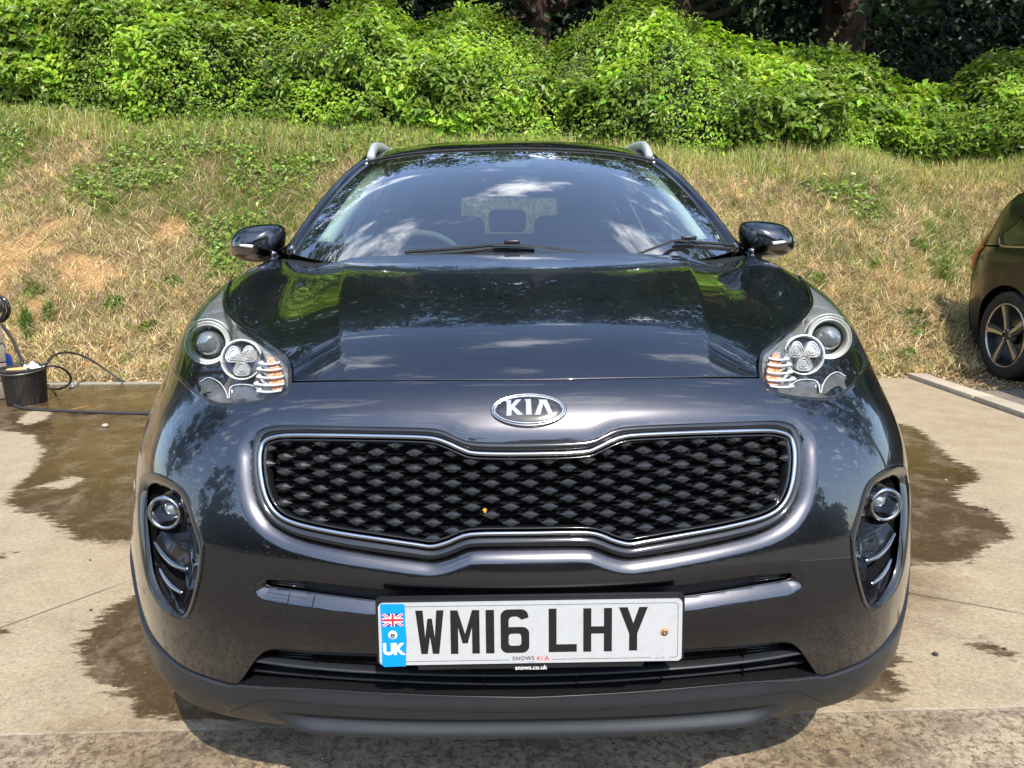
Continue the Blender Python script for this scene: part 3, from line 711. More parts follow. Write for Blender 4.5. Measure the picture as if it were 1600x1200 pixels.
X, Y, t_ = bank_pts(30000, .88, 1.16); n = len(X); P = np.stack([X, Y, bank_h(X, Y)-.01], 1); c = np.where((RNG.random(n) < .58)[:, None], tint((.30, .36, .07), n), tint((.60, .52, .25), n)); vg.add(blades(P, RNG.uniform(.07, .24, n), RNG.uniform(.0016, .0034, n), RNG.uniform(.1, .8, n), c))
tag(vg.build('grass', 'grass_mat'), 'dry straw coloured grass with green blades covering the bank', 'grass', kind='stuff')
# straw litter and pale chips at the foot of the bank
vg = Veg(); n = 9000; X = RNG.uniform(-6, 5.2, n); Y = bank_base(X)+RNG.uniform(-.02, .55, n)**1.0; P = np.stack([X, Y, bank_h(X, Y)+.004], 1); col = tint((.50, .40, .25), n, .35); vg.add(leaves(P, np.tile([0, -.2, 1.], (n, 1)), RNG.uniform(.02, .055, n), col, .5, 0, .1))
n = 5200; X = RNG.uniform(3.5, 5.5, n); Y = RNG.uniform(4.4, 5.6, n); P = np.stack([X, Y, bank_h(X, Y)+.012], 1); vg.add(leaves(P, np.tile([0, 0, 1.], (n, 1)), RNG.uniform(.015, .05, n), tint((.30, .22, .13), n, .4), .5, 0, .1))
tag(vg.build('leaf_litter', 'grass_mat'), 'pale dry leaf litter and chips along the foot of the bank', 'litter', kind='stuff')
# low bramble and ivy growing through the grass
vg = Veg(); X, Y, t_ = bank_pts(52000, .05, 1.05); g = greenness(X, t_)+ (fbm(X, Y, 2.4, 3, 41)-.5)*.5; k = g > .64+.05*RNG.random(len(g)); X, Y, t_ = X[k], Y[k], t_[k]; n = len(X)
P = np.stack([X, Y, bank_h(X, Y)+RNG.uniform(.02, .10, n)+.10*np.clip(fbm(X, Y, 3.5, 2, 43)-.4, 0, 1)], 1); vg.add(leaves(P, bank_n(X, Y)+np.array([0, -.3, .4]), RNG.uniform(.024, .066, n), tint((.19, .28, .045), n, .35), .75, .1, .15))
tag(vg.build('ground_cover', 'leaf_mat'), 'low green bramble and ivy leaves spreading over the upper left bank', 'ground cover', kind='stuff')
# single weeds one can point at
def weed(px, py, r, n, lab, base=(.12, .22, .035), blade=False, name='weed'):
    # where the ray meets the bank
    d = ray(px, py); s_ = np.linspace(5.5, 12, 700); Q = CAM+np.outer(s_, d); h = bank_h(Q[:, 0], Q[:, 1]); k = int(np.argmax(Q[:, 2] < h)); c = Q[k]
    v = Veg(); a = RNG.random(n)*2*math.pi; rr2 = r*np.sqrt(RNG.random(n)); X = c[0]+np.cos(a)*rr2; Y = c[1]+np.sin(a)*rr2*.7
    if blade: P = np.stack([X*.3+c[0]*.7, Y*.3+c[1]*.7, bank_h(X, Y)], 1); v.add(blades(P, RNG.uniform(.6, 1.6, n)*r, .0035, RNG.uniform(.2, 1.5, n), tint(base, n, .25)))
    else: P = np.stack([X, Y, bank_h(X, Y)+RNG.uniform(.01, r*.7, n)*(1-(rr2/r)**2*.7)], 1); v.add(leaves(P, np.stack([np.cos(a)*.4, np.sin(a)*.4-.3, np.ones(n)], 1), RNG.uniform(.035, .075, n), tint(base, n, .22), .6, .1, .12))
    tag(v.build(name, 'leaf_mat'), lab, 'weed', group='weeds growing on the bank')
weed(272, 441, .085, 60, 'small bright green leafy weed on the bank near the left headlight')
weed(177, 477, .10, 60, 'leafy green weed in the straw midway between the bucket and the left door mirror')
weed(52, 455, .09, 55, 'bright leafy weed on the bank at the far left, above the bucket')
weed(40, 512, .16, 120, 'spreading green grass weed on the bank just above the black bucket', blade=True)
weed(75, 500, .14, 110, 'green grassy tuft on the bank, up and right of the bucket', (.13, .21, .05), True)
weed(45, 530, .10, 70, 'thin grassy tuft of green right behind the black bucket', (.12, .20, .05), True)
weed(232, 512, .08, 45, 'yellow green leafy weed near the edge of the dark grey car by its left headlight', (.17, .24, .03))
weed(1477, 440, .16, 190, 'tall green grass tuft on the bank beside the dark parked car', (.13, .25, .03), True, 'grass_tuft')
weed(1430, 500, .11, 60, 'dark green weed on the shaded bank between the two cars', (.07, .13, .03))
weed(1433, 522, .07, 30, 'small round leaved weed low on the right bank', (.12, .22, .03))
weed(1420, 556, .08, 40, 'leafy weed at the foot of the bank left of the dark car', (.13, .22, .04))
weed(1275, 440, .11, 55, 'bright green leafy weed beside the right headlight of the grey car', (.13, .23, .03))
weed(1437, 385, .10, 55, 'small green weed high on the right bank above the grass tuft', (.13, .22, .04))
# hedge: a rolling mass of climbers along the brow
HT = [(-900, -110), (-300, -60), (-100, -45), (0, -35), (200, -30), (330, -8), (400, 18), (470, 24), (530, 22), (560, 6), (582, -8), (605, 10), (625, 38), (645, 54), (668, 40), (700, 32), (740, 16), (775, 26), (797, 42), (815, 62), (835, 74), (862, 84), (900, 60), (932, 42), (960, 22), (985, 4), (1015, -8), (1041, 2), (1055, 32), (1075, 38), (1112, 48), (1150, 68), (1225, 84), (1281, 92), (1337, 92), (1375, 112), (1405, 135), (1450, 145), (1506, 155), (1522, 122), (1560, 98), (1600, 92), (1700, 80), (1900, 60), (2600, 20)]
hx, hz = [], []
for px, py in HT:
    d = ray(px, py); q = CAM+d*((9.35-CAM[1])/d[1]); hx.append(q[0]); hz.append(q[2])
def hedge_pt(X, t_, jit=0.0):
    H = bank_top(X); yb = bank_base(X)+H/.74+.05; zt = np.interp(X, hx, hz); t1 = np.clip(t_, 0, 1); t2 = np.clip(t_-1, 0, 1)
    Y = yb+.18+(9.35-yb-.1)*(t1**1.7)+t2*1.5-.28*np.sin(math.pi*t1)
    z0 = bank_h(X, yb+.18)
    Z = z0-.05+(zt-z0)*(t1**.92)-t2*.25
    w = .26*np.sin(math.pi*np.clip(t_*.8+.1, 0, 1))
    b = (fbm(X*1.3, t_*2.8, 1.0, 3, 31)-.5)*2*w*1.5+(fbm(X*4, t_*9, 1.0, 2, 37)-.5)*w
    Y = Y-b; Z = Z+b*.35
    return np.stack([X, Y, Z], -1)
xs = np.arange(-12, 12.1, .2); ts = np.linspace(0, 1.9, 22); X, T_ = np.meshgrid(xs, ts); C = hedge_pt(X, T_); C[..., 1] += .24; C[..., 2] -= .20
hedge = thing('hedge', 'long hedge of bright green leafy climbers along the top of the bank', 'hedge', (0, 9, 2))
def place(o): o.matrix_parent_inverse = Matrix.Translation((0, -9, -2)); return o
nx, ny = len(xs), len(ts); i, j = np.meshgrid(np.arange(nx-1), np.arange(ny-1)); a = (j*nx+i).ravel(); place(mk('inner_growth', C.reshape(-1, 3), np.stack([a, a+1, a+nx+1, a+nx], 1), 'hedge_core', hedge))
def hedge_leaves(n, x0, x1, size, deep, base):
    X = RNG.uniform(x0, x1, n); t_ = RNG.uniform(0, 1.25, n); P = hedge_pt(X, t_); e = .03
    Na = unit(np.cross(hedge_pt(X+e, t_)-P, hedge_pt(X, t_+e)-P)); dep = RNG.random(n)**1.5*deep; P = P-Na*dep[:, None]*np.sign(-Na[:, 1:2]+1e-6)*1
    Nn = Na*np.sign(-Na[:, 1:2]+.2*Na[:, 2:3]+1e-6); Nn[:, 2] += .55
    patch = fbm(X*2.2, t_*5, 1.0, 3, 53); yl = sstep((patch-.42)/.2)[:, None]
    c = tint(base, n, .26, .10)*(1-.35*(1-yl))+yl*np.array([.06, .07, 0]); return leaves(P+RNG.normal(0, .02, (n, 3)), Nn+np.array([0, -.25, .35]), size*RNG.uniform(.45, 1.2, n)*(.72+.75*sstep((fbm(X*1.7, t_*4, 1.0, 2, 91)-.42)/.2)), c, .58, .55, .16, jit=.36)
vg = Veg(); vg.add(hedge_leaves(92000, -8.5, 8.5, .082, .21, (.265, .41, .050))); vg.add(hedge_leaves(9000, -12, -8.5, .12, .2, (.22, .36, .035))); vg.add(hedge_leaves(9000, 8.5, 12, .12, .2, (.22, .36, .035)))
o = vg.build('leaves', 'leaf_mat', hedge); o['kind'] = 'stuff'; place(o)
# climbing shoots that stand out of the hedge, with small leaves
vs_, vl = MB(), Veg()
for k in range(230):
    x = RNG.uniform(-8, 8); t0_ = 1.0 if k % 3 else RNG.uniform(.25, .95); p = hedge_pt(np.array([x]), np.array([t0_]))[0]; d = np.array([RNG.normal(0, .5), RNG.uniform(-.5, .2), RNG.uniform(.3, 1.0) if k % 3 else RNG.uniform(-.2, .6)]); d /= np.linalg.norm(d)
    L = RNG.uniform(.10, .38); cur = [p-d*.08]; 
    for q in range(6): d = d+RNG.normal(0, .22, 3)+np.array([0, 0, -.07]); d /= np.linalg.norm(d); cur.append(cur[-1]+d*L/5)
    cur = np.array(cur); V, F = sweep(cur, np.linspace(.0035, .0012, 7), 3, caps=False); vs_.add(V, F)
    m = int(L*55); ii = RNG.integers(1, 7, m); P = cur[ii]+RNG.normal(0, .022, (m, 3)); vl.add(leaves(P, np.tile([0, -.5, .8], (m, 1)), RNG.uniform(.03, .07, m), tint((.20, .28, .06), m, .3), .5, .3, .15))
simple('stem', (.22, .20, .08), .8); place(tag(vs_.build('stems', 'stem', hedge, False), kind='stuff')); place(tag(vl.build('shoot_leaves', 'leaf_mat', hedge), kind='stuff'))
# trees: trunk with limbs, crown of leaf clumps, each its own
def tree(name, x, y, zb, h, r, n, lab, cat='tree', base=(.045, .075, .018), low=.42, leafsz=.17, trunk_r=.22, group='trees of the wood', squash=1.0, seed=0, extra=()):
    rg = np.random.default_rng(100+seed); root = thing(name, lab, cat, (x, y, zb), 0, group)
    mb = MB(); pts = [np.array([0, 0, -.3])]; 
    for k in range(6): pts.append(pts[-1]+np.array([rg.normal(0, .06), rg.normal(0, .06), h*.14]))
    pts = np.array(pts); V, F = sweep(catmull(pts, step=.4), np.linspace(trunk_r*1.25, trunk_r*.4, len(catmull(pts, step=.4))), 10); mb.add(V, F)
    cc = []
    for k in range(12):
        s0 = pts[2+k % 4]+np.array([0, 0, rg.uniform(0, .4)]); a = rg.random()*2*math.pi; e = s0+np.array([math.cos(a)*r*.75, math.sin(a)*r*.75, h*rg.uniform(.05, .28)]); m = (s0+e)/2+np.array([0, 0, -.25]); q = catmull(np.array([s0, m, e]), step=.4)
        V, F = sweep(q, np.linspace(trunk_r*.38, .03, len(q)), 6); mb.add(V, F); cc += [e, m+np.array([0, 0, .3])]
    mb.build('trunk', 'bark', root)
    nc = max(30, n//110); th = rg.random(nc)*2*math.pi; cz = rg.uniform(-1, 1, nc); rad = rg.random(nc)**.4; cr_ = np.sqrt(1-cz**2*.9)
    zc = h*(low+1)/2; hz_ = h*(1-low)/2
    C2 = np.stack([np.cos(th)*cr_*rad*r, np.sin(th)*cr_*rad*r*squash, zc+cz*hz_], 1); C2 = np.concatenate([C2, cc]+([np.array(extra)] if len(extra) else []))
    per = n//len(C2); P = np.repeat(C2, per, 0); rr3 = np.repeat(rg.uniform(.35, .75, len(C2)), per)[:, None]; off = rg.normal(0, 1, (len(P), 3))*np.array([1, 1, .55]); off *= (.55+.45*rg.random((len(P), 1)))/ (np.linalg.norm(off, axis=1, keepdims=True)+.3); P = P+off*rr3*1.25
    cb = tint(base, len(P), .28, .1, rg)*np.repeat(np.exp(rg.normal(0, .22, len(C2))), per)[:, None]
    v = Veg(); v.add(leaves(P, off+np.array([0, 0, .9]), leafsz*rg.uniform(.6, 1.3, len(P)), cb, .62, .3, .12, rg)); v.build('crown', 'tree_leaf_mat', root); return root
TR = [(-8.4, 13.2, 3.6, 9.2, 3.0), (-5.0, 13.8, 3.5, 7.6, 2.7), (-2.2, 13.0, 3.2, 7.9, 2.6), (.6, 13.9, 3.1, 8.4, 2.7), (3.2, 13.2, 3.0, 7.4, 2.5), (6.05, 13.4, 2.9, 8.8, 2.9), (9.2, 12.6, 2.8, 8.6, 3.0)]
LB = ['broad leafy tree at the left end of the wood behind the hedge', 'dark tree behind the hedge, second from the left end of the wood', 'dark tree behind the hedge, over the left side of the car roof', 'dark tree standing behind the hedge directly above the car roof', 'dark tree behind the hedge, right of the dip over the car roof', 'oak with a thick brown trunk showing above the right half of the hedge', 'oak at the right end of the wood with sunlit sprays hanging over the hedge']
for k, (x, y, z, h, r) in enumerate(TR):
    ex = []
    rgx = np.random.default_rng(k); ex = [(rgx.uniform(-2, 2), rgx.uniform(-4.2, -2), rgx.uniform(2.7, 4.6)) for q in range(24)]  # overhanging boughs added above the view to shade the wood below
    if k >= 5: ex = ex+ [(-2.2+q*.75-(k-5)*2, -2.6+.2*q, 1.9+.35*(q % 3)+.25*(k-5)) for q in range(6)]
    tree('oak_tree' if k >= 5 else 'woodland_tree', x, y, z-.2, h, r, 8200, LB[k], base=(.032, .058, .017), seed=k, trunk_r=.42 if k == 5 else .24, low=.38, extra=ex)
for k, (x, y, h, r, lab) in enumerate([(-9.6, 7.6, 12.5, 3.4, 'tall tree standing beyond the left end of the yard'), (-12.5, 1.5, 9.5, 2.8, 'tree beyond the left edge of the concrete yard'), (10.3, 6.6, 13.5, 3.8, 'tall tree on the bank beyond the dark parked car'), (11.5, 2.6, 12.5, 3.6, 'big tree to the right of the dark parked car')]):
    tree('tree', x, y, float(bank_h(np.array(x), np.array(y))) if y > 5 else 0, h, r, 8500, lab, base=(.07, .11, .028), seed=20+k, low=.25, leafsz=.2, group='trees around the yard')
BL_ = ['tree far behind the camera on the left, rounded crown', 'leafy tree straight behind the camera, left of its middle', 'leafy tree straight behind the camera, right of its middle', 'tree far behind the camera on the right', 'tree beyond the far right corner of the yard behind the camera', 'tree beyond the far left corner of the yard behind the camera']
for k, (x, y, h, r) in enumerate([(-11, -16, 7.5, 3.2), (-4.5, -19, 7, 3.0), (2.5, -20.5, 6.5, 3.0), (9.5, -18, 7, 3.2), (16, -13, 7.5, 3.0), (-17, -9, 8, 3.0)]):
    tree('tree', x, y, 0, h, r, 3600, BL_[k], base=(.07, .11, .028), seed=30+k, low=.12, leafsz=.3, group='trees behind the camera')
vg = Veg(); n = 16000; X = RNG.uniform(-34, 34, n); Y = -23.5+6*(X/34)**2*1.0+RNG.normal(0, .9, n); Z = RNG.random(n)**.9*(3.6+3.2*fbm(X, Y*0, .3, 3, 71)); vg.add(leaves(np.stack([X, Y, Z], 1), np.tile([0, .8, .5], (n, 1)), RNG.uniform(.5, .95, n), tint((.06, .095, .025), n, .35), .7, .3, .1))
tag(vg.build('tree_belt', 'tree_leaf_mat'), 'belt of trees and bushes closing the far side of the yard behind the camera', 'trees', kind='stuff')
# undergrowth under the trees, shade put into its near-black leaf colour
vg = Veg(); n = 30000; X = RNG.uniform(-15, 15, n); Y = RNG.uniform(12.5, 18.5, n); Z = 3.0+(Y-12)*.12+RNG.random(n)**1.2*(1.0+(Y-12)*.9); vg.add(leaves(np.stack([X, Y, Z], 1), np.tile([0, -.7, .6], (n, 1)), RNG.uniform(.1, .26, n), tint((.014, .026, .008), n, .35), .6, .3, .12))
tag(vg.build('undergrowth', 'tree_leaf_mat'), 'undergrowth coloured dark for the shade under the trees behind the hedge', 'undergrowth', kind='stuff')
vg = Veg(); n = 26000; X = RNG.uniform(-24, 24, n); th_ = X/24; Y = 19.5-4*th_**2+RNG.normal(0, .7, n); Z = 3+RNG.random(n)*(7.6+1.8*fbm(X, Y*0, .35, 3, 61)); vg.add(leaves(np.stack([X, Y, Z], 1), np.tile([0, -.8, .5], (n, 1)), RNG.uniform(.3, .6, n), tint((.016, .028, .009), n, .35), .7, .3, .1))  # far leaves coloured near black too, in place of woodland shade
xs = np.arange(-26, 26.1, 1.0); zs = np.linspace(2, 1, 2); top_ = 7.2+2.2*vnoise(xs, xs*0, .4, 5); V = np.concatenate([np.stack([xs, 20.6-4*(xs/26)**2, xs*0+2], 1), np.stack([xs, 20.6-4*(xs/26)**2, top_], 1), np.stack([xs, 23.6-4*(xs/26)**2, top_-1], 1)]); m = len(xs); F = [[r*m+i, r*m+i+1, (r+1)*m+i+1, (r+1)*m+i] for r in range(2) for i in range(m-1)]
tag(mk('wood_shade_sheet', V, F, 'hedge_core'), 'added dark sheet standing in for the shade deep in the wood', 'woodland', kind='stuff')  # near-black sheet added behind the leaves as the wood's inner shade
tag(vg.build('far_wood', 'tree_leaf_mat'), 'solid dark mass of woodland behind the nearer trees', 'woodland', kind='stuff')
# ---------------------------------------------------------------- the car in the middle: front panels
car = thing('parked_car', 'dark grey SUV parked nose-on in the middle of the yard, number plate in front', 'car')
def sstep(t): t = np.clip(t, 0, 1); return t*t*(3-2*t)
def crease(P):
    """raised centre of the bonnet with a soft shoulder line either side"""
    X, Y = np.abs(P[:, 0]), P[:, 1]
    xc = .325+.185*np.clip((Y-.15)/.97, 0, 1)**.8
    t = np.clip((X-xc)/.14, 0, 1)
    h = .021*sstep((Y-.12)/.22)*(1-.25*sstep((Y-.9)/.3))
    return h*(1-t)**2*np.where(t < 1, 1, 0)-h*.35+h*.5*np.exp(-((X-xc-.17)/.07)**2)*-1
# traced outlines (left half of the picture)
HOOD_FRONT = [('c', 594), (700, 594), (560, 595), (456, 596)]
grille_outer = path_uv([('c', 690), (740, 689), (712, 681), (690, 671), (655, 667), (560, 665), (450, 663), (420, 665), (401, 673), (392, 690), (390, 715), (392, 750), (398, 780), (408, 801), (425, 820), (460, 838), (520, 853), (600, 867), (650, 874), (676, 876), (700, 870), (722, 861), (745, 856), ('c', 855)], True)
chrome_line = path_uv([('c', 709), (745, 708), (722, 702), (700, 692), (680, 685), (650, 682), (560, 680), (460, 679), (430, 681), (412, 688), (405, 702), (404, 728), (409, 762), (418, 787), (434, 806), (462, 819), (520, 832), (590, 843), (650, 852), (674, 855), (698, 849), (722, 839), (748, 835), ('c', 834)], True)
fog_outer = path_uv([(217, 757), (223, 742), (234, 737), (252, 741), (275, 754), (292, 771), (304, 806), (315, 836), (319, 856), (316, 896), (306, 938), (298, 960), (288, 969), (274, 964), (250, 944), (234, 915), (223, 870), (217, 810)], closed=True)
fog_inner = path_uv([(224, 768), (229, 757), (243, 757), (266, 768), (284, 784), (296, 822), (307, 857), (306, 882), (298, 925), (289, 952), (280, 961), (264, 951), (246, 928), (234, 898), (227, 850), (223, 800)], closed=True)
slot = path_uv([('c', 925), (660, 925), (600, 921), (480, 909), K((414, 906)), (411, 914), (416, 921), (480, 931), (600, 946), (660, 950), ('c', 951)], True)
LOWER_TOP = [('c', 1026), (600, 1023), (487, 1019), (440, 1015), (418, 1017), (402, 1029), (384, 1054), K((374, 1067))]
CLAD_LINE = [(360, 1070), (325, 1060), (283, 1042), (248, 1010), (231, 983), ('uv', -5.9, 3.7), ('uv', -7.2, 4.1), ('uv', -8.2, 4.5), K(('uv', -9, 4.8))]
HL_LOW = [K((453, 597)), (451, 607), (441, 617), (412, 626), (375, 631), (340, 631), (307, 616), (287, 597)]
HL_IN = [(452, 576), (445, 556), (425, 540), (395, 520), (360, 493), (350, 473)]
HL_OUT = [('uv', -5.3, 11.35), ('uv', -6.2, 11.75), ('uv', -7.0, 12.6), ('uv', -7.25, 13.6), ('uv', -7.05, 14.7), K(('uv', -6.2, 15.75))]
hl_tail = [('uv', -5.75, 15.1)]
headlight_loop = path_uv(HL_LOW+HL_OUT+hl_tail+HL_IN[::-1], closed=True)
bumper_loop = path_uv(HOOD_FRONT[:1]+HOOD_FRONT[1:3]+HL_LOW[:1]+HL_LOW[1:]+[K(('uv', -5.3, 11.35)), ('uv', -6.2, 11.0), ('uv', -7.4, 10.4), ('uv', -8.3, 9.9), K(('uv', -9, 9.4)), K(('uv', -9, 4.8))]+CLAD_LINE[::-1][1:]+LOWER_TOP[::-1], True)
hood_loop = path_uv(HOOD_FRONT[:3]+[K((454, 593))]+HL_IN+[('uv', -5.75, 15.1), K(('uv', -6.2, 15.75)), ('uv', -6.25, 16.6), K(('uv', -6.15, 17.85)), ('uv', -5, 17.72), ('uv', -3, 17.42), ('uv', -1.5, 17.3), ('uv', 0, 17.27)], True)
fender_loop = path_uv([K(('uv', -5.3, 11.35)), ('uv', -6.2, 11.75), ('uv', -7.0, 12.6), ('uv', -7.25, 13.6), ('uv', -7.05, 14.7), K(('uv', -6.2, 15.75)), ('uv', -6.25, 16.6), K(('uv', -6.15, 17.95)), K(('uv', -9, 17.95)), K(('uv', -9, 9.4)), ('uv', -8.3, 9.9), ('uv', -7.4, 10.4), ('uv', -6.2, 11.0)], closed=True)
clad_loop = path_uv([K(('c', 1089)), (600, 1083), (487, 1076), K((377, 1069))]+CLAD_LINE[:-1]+[K(('uv', -9, 4.8)), K(('uv', -9, .6)), ('uv', -6, .5), ('uv', -3, .25), ('uv', 0, .15)], True)
_gp, _ = SN(resample(grille_outer, 0, True, n=520)); _gpoly = resample(grille_outer, 0, True, n=520)
_fp, _ = SN(resample(fog_outer, 0, True, n=120)); _fpoly = resample(fog_outer, 0, True, n=120)
_sl, _ = SN(resample(slot, 0, True, n=160)); _spoly = resample(slot, 0, True, n=160)
def near3(P, Q, lim):
    """distance from points P to the closed 3-D polyline Q"""
    d = np.full(len(P), 1e9)
    for a, b in zip(Q, np.roll(Q, -1, 0)):
        ab = b-a; t = np.clip(((P-a)@ab)/(ab@ab+1e-15), 0, 1); np.minimum(d, ((P-a-t[:, None]*ab)**2).sum(1), out=d)
    return np.sqrt(d)
def bumper_off(uv):
    P = S(uv[:, 0], uv[:, 1]); off = np.zeros(len(P))
    d = near3(P, _gp, .05); inside = inpoly(uv, _gpoly)
    topw = sstep((P[:, 2]-.77)/.04)                   # little or no lip above the grille
    w = .028; dep = .016-.012*topw
    t = np.clip(1-d/w, 0, 1); off -= np.where(inside, dep, dep*(.22*t+.78*t*t))
    # pressed ledge under the slot and the shallow scoop around it
    ds = near3(P, _sl, .05); ins = inpoly(uv, _spoly)
    below = uv[:, 1] < np.interp(np.abs(uv[:, 0]), [0, 1.3, 2.3], [5.75, 5.85, 6.05])
    wl = .024; tl = np.clip(1-ds/wl, 0, 1); bw = sstep((np.interp(np.abs(uv[:, 0]), [0, 1.3, 2.3], [5.95, 6.05, 6.2])-uv[:, 1])/.3)
    off -= np.where(ins, .003+.011*bw, .003*tl**2*(1-bw)+.014*tl**1.35*bw)
    return off
def bumper_surf(uv):
    off = bumper_off(uv); P, n = SN(uv); Q = P+n*off[:, None]
    return Q, n
def hood_surf(uv):
    P, n = SN(uv); return P+n*crease(P)[:, None], n
def clad_off(uv):
    P = S(uv[:, 0], uv[:, 1]); X, Z = np.abs(P[:, 0]), P[:, 2]
    # the skid lip: a rounded nose in the middle that turns down at its outer ends
    m = 1-sstep((X-.40)/.11)
    z0 = .283-.000*X
    off = m*(.024*np.exp(-((Z-.264)/.011)**2)+.008*sstep((Z-.286)/.006)*sstep((.345-Z)/.03))
    off += -.010*m*np.clip((z0+.018-Z)/.03, 0, 1)*0
    off += .006*(1-m)*sstep((Z-.25)/.05)
    return off
def clad_surf(uv):
    P, n = SN(uv); return P+n*clad_off(uv)[:, None], n
def crease_line(loop, d):
    return inset(resample(loop, 0, True, n=300), -d)
cl = crease_line(grille_outer, .0280); cl = np.concatenate([cl, cl[:1]])
bumper = panel('front_bumper', bumper_loop, [grille_outer, fog_outer, mir_uv(fog_outer), slot], 'paint', car, bumper_surf, su=.030, sv=.058, lines=[cl], fine=True)
hood = panel('bonnet', hood_loop, [], 'paint', car, hood_surf, su=.06, sv=.06)
fl = panel('front_wing', fender_loop, [], 'paint', car, su=.07, sv=.12)
fr = panel('front_wing', mir_uv(fender_loop), [], 'paint', car, su=.07, sv=.12)
clad = panel('lower_bumper', clad_loop, [], 'clad_plastic', car, clad_surf, su=.045, sv=.055)
# seam of the skid insert on the lower bumper
seam = path_uv([('c', 1106), (600, 1101), (487, 1094), (430, 1090), (400, 1093), (378, 1102), (360, 1111)], True)
P, n = clad_surf(seam); V, F = sweep(P+n*.0002, .0011, 5, up=None); mk('trim_seam', V, F, 'dark_void', clad)
# little tabs under the lip
for x0 in (-.13, .13):
    mb = MB(); mb.add(*rbox((x0, .092, .229), (.105, .03, .014), .004)); mb.build('lip_tab', 'clad_plastic', clad)
# towing-eye cover: a fine groove in the bumper
g = path_uv([K((449, 931)), (449, 968), (453, 975), (483, 976), (487, 970), K((488, 935))])
P, n = bumper_surf(g); V, F = sweep(P+n*.0001, .0011, 5); mk('towing_cover_seam', V, F, 'dark_void', bumper)

# ---- main grille
grille = None
def nsurf(uv, d): P, n = SN(uv); return P-n*d, n
NL = 420
chrome = resample(chrome_line, 0, True, n=NL); outer = resample(grille_outer, 0, True, n=2400)
Pc, nc = SN(chrome); Po, no = SN(outer)
# nearest outer point for every chrome point, walked monotonically
idx = []
for p in Pc: idx.append(int(np.argmin(((Po-p)**2).sum(1))))
idx = np.unwrap(np.array(idx)*2*math.pi/2400)*2400/2/math.pi
k9 = np.ones(21)/21; idx = np.convolve(np.r_[idx[-10:]-(idx[-1]-idx[0])-(idx[1]-idx[0]) if False else idx[-10:]+(idx[0]-idx[-1])-(idx[1]-idx[0]), idx, idx[:10]+(idx[-1]-idx[0])+(idx[1]-idx[0])], k9, 'valid')
oi = np.mod(np.round(idx).astype(int), 2400); Pm, nm = Po[oi], no[oi]
lo_ = [Pm-nm*.030, Pm-nm*.010, Pm*.93+Pc*.07-nm*.0045, Pm*.78+Pc*.22-nm*.0030, Pm*.5+Pc*.5-nm*.0040, Pc*.78+Pm*.22-nc*.009, Pc-nc*.016, Pc-nc*.05]
V, F = loft(lo_)
grille = mk('grille', V, flip(F), 'gloss_black', car)
V, F = sweep(Pc-nc*.0055, 1, 10, True, flat=(.0043, .0042), up=nc); mk('chrome_surround', V, F, 'chrome', grille)
inn = inset(chrome, .0075); Pi, ni = SN(inn); V, F = loft([Pi-ni*.008, Pi-ni*.005, inset_p := SN(inset(chrome, .010))[0]-ni*.0065, SN(inset(chrome, .011))[0]-ni*.03]); mk('inner_frame', V, flip(F), 'gloss_black', grille)
# backing and slats
inner = inset(chrome, .002)
co, F = cdt_fill(resample(inner, 0, True, n=200), [], np.stack(np.meshgrid(np.arange(-2.6, 2.6, .2), np.arange(6.6, 10, .2)), -1).reshape(-1, 2)[inpoly(np.stack(np.meshgrid(np.arange(-2.6, 2.6, .2), np.arange(6.6, 10, .2)), -1).reshape(-1, 2), inset(chrome, .02))])
P, n = nsurf(co, .062); mk('grille_backing', P, F, 'dark_void', grille)
def uv_xz(x, z):
    """nose-surface parameters at a lateral position and height on the bumper face"""
    u, v = x/.2, 8.0
    for _ in range(12):
        p = S(np.array(u), np.array(v)); e = np.array([x-p[0], z-p[2]])
        h = .01; pu = S(np.array(u+h), np.array(v)); pv = S(np.array(u), np.array(v+h))
        J = np.array([[(pu[0]-p[0])/h, (pv[0]-p[0])/h], [(pu[2]-p[2])/h, (pv[2]-p[2])/h]]); st = np.linalg.solve(J, e); u += st[0]; v += st[1]
    return u, v
z = .598
while z < .835:
    xs = np.linspace(-.505, .505, 60); uvs = np.array([uv_xz(x, z) for x in xs])
    ok = inpoly(uvs, inset(chrome, .003))
    i = 0
    while i < 60:
        if ok[i]:
            j = i
            while j+1 < 60 and ok[j+1]: j += 1
            if j-i > 2:
                P, n = nsurf(uvs[i:j+1], .040); V, F = sweep(P, 1, 6, flat=(.0100, .0013), up=(0, -.25, 1)); mk('slat', V, F, 'satin_black', grille, sharp=30)
            i = j+1
        else: i += 1
    z += .0165/2 if False else .0110
# staggered studs on a web of thin struts
stud_V = np.array([[-.0162, 0, -.002], [-.004, .0066, .000], [.004, .0066, .000], [.0162, 0, -.002], [.004, -.0080, .000], [-.004, -.0080, .000], [0, .0028, .0058], [0, -.0036, .0058], [-.0125, 0, -.012], [.0125, 0, -.012], [0, .0060, -.012], [0, -.0070, -.012]])
stud_F = [[0, 6, 1], [0, 5, 7], [0, 7, 6], [1, 6, 2], [3, 2, 6], [3, 6, 7], [3, 7, 4], [5, 4, 7], [0, 1, 10, 8], [2, 3, 9, 10], [1, 2, 10], [3, 4, 11, 9], [5, 0, 8, 11], [4, 5, 11]]
stud_F = flip(stud_F)
web = MB(); stud_me = None; pos = {}; poly_in = inset(chrome, .0065)
for r in range(17):
    z = .6035+r*.01345
    for c in range(-15, 16):
        if (r+c) % 2: continue
        x = c*.0343
        zz_ = z-.022*(x/.5)**2*0
        if abs(x) > .49: continue
        u, v = uv_xz(x, zz_)
        ok = inpoly(np.array([[u, v]]), poly_in)[0]
        if ok: pos[(r, c)] = (u, v)
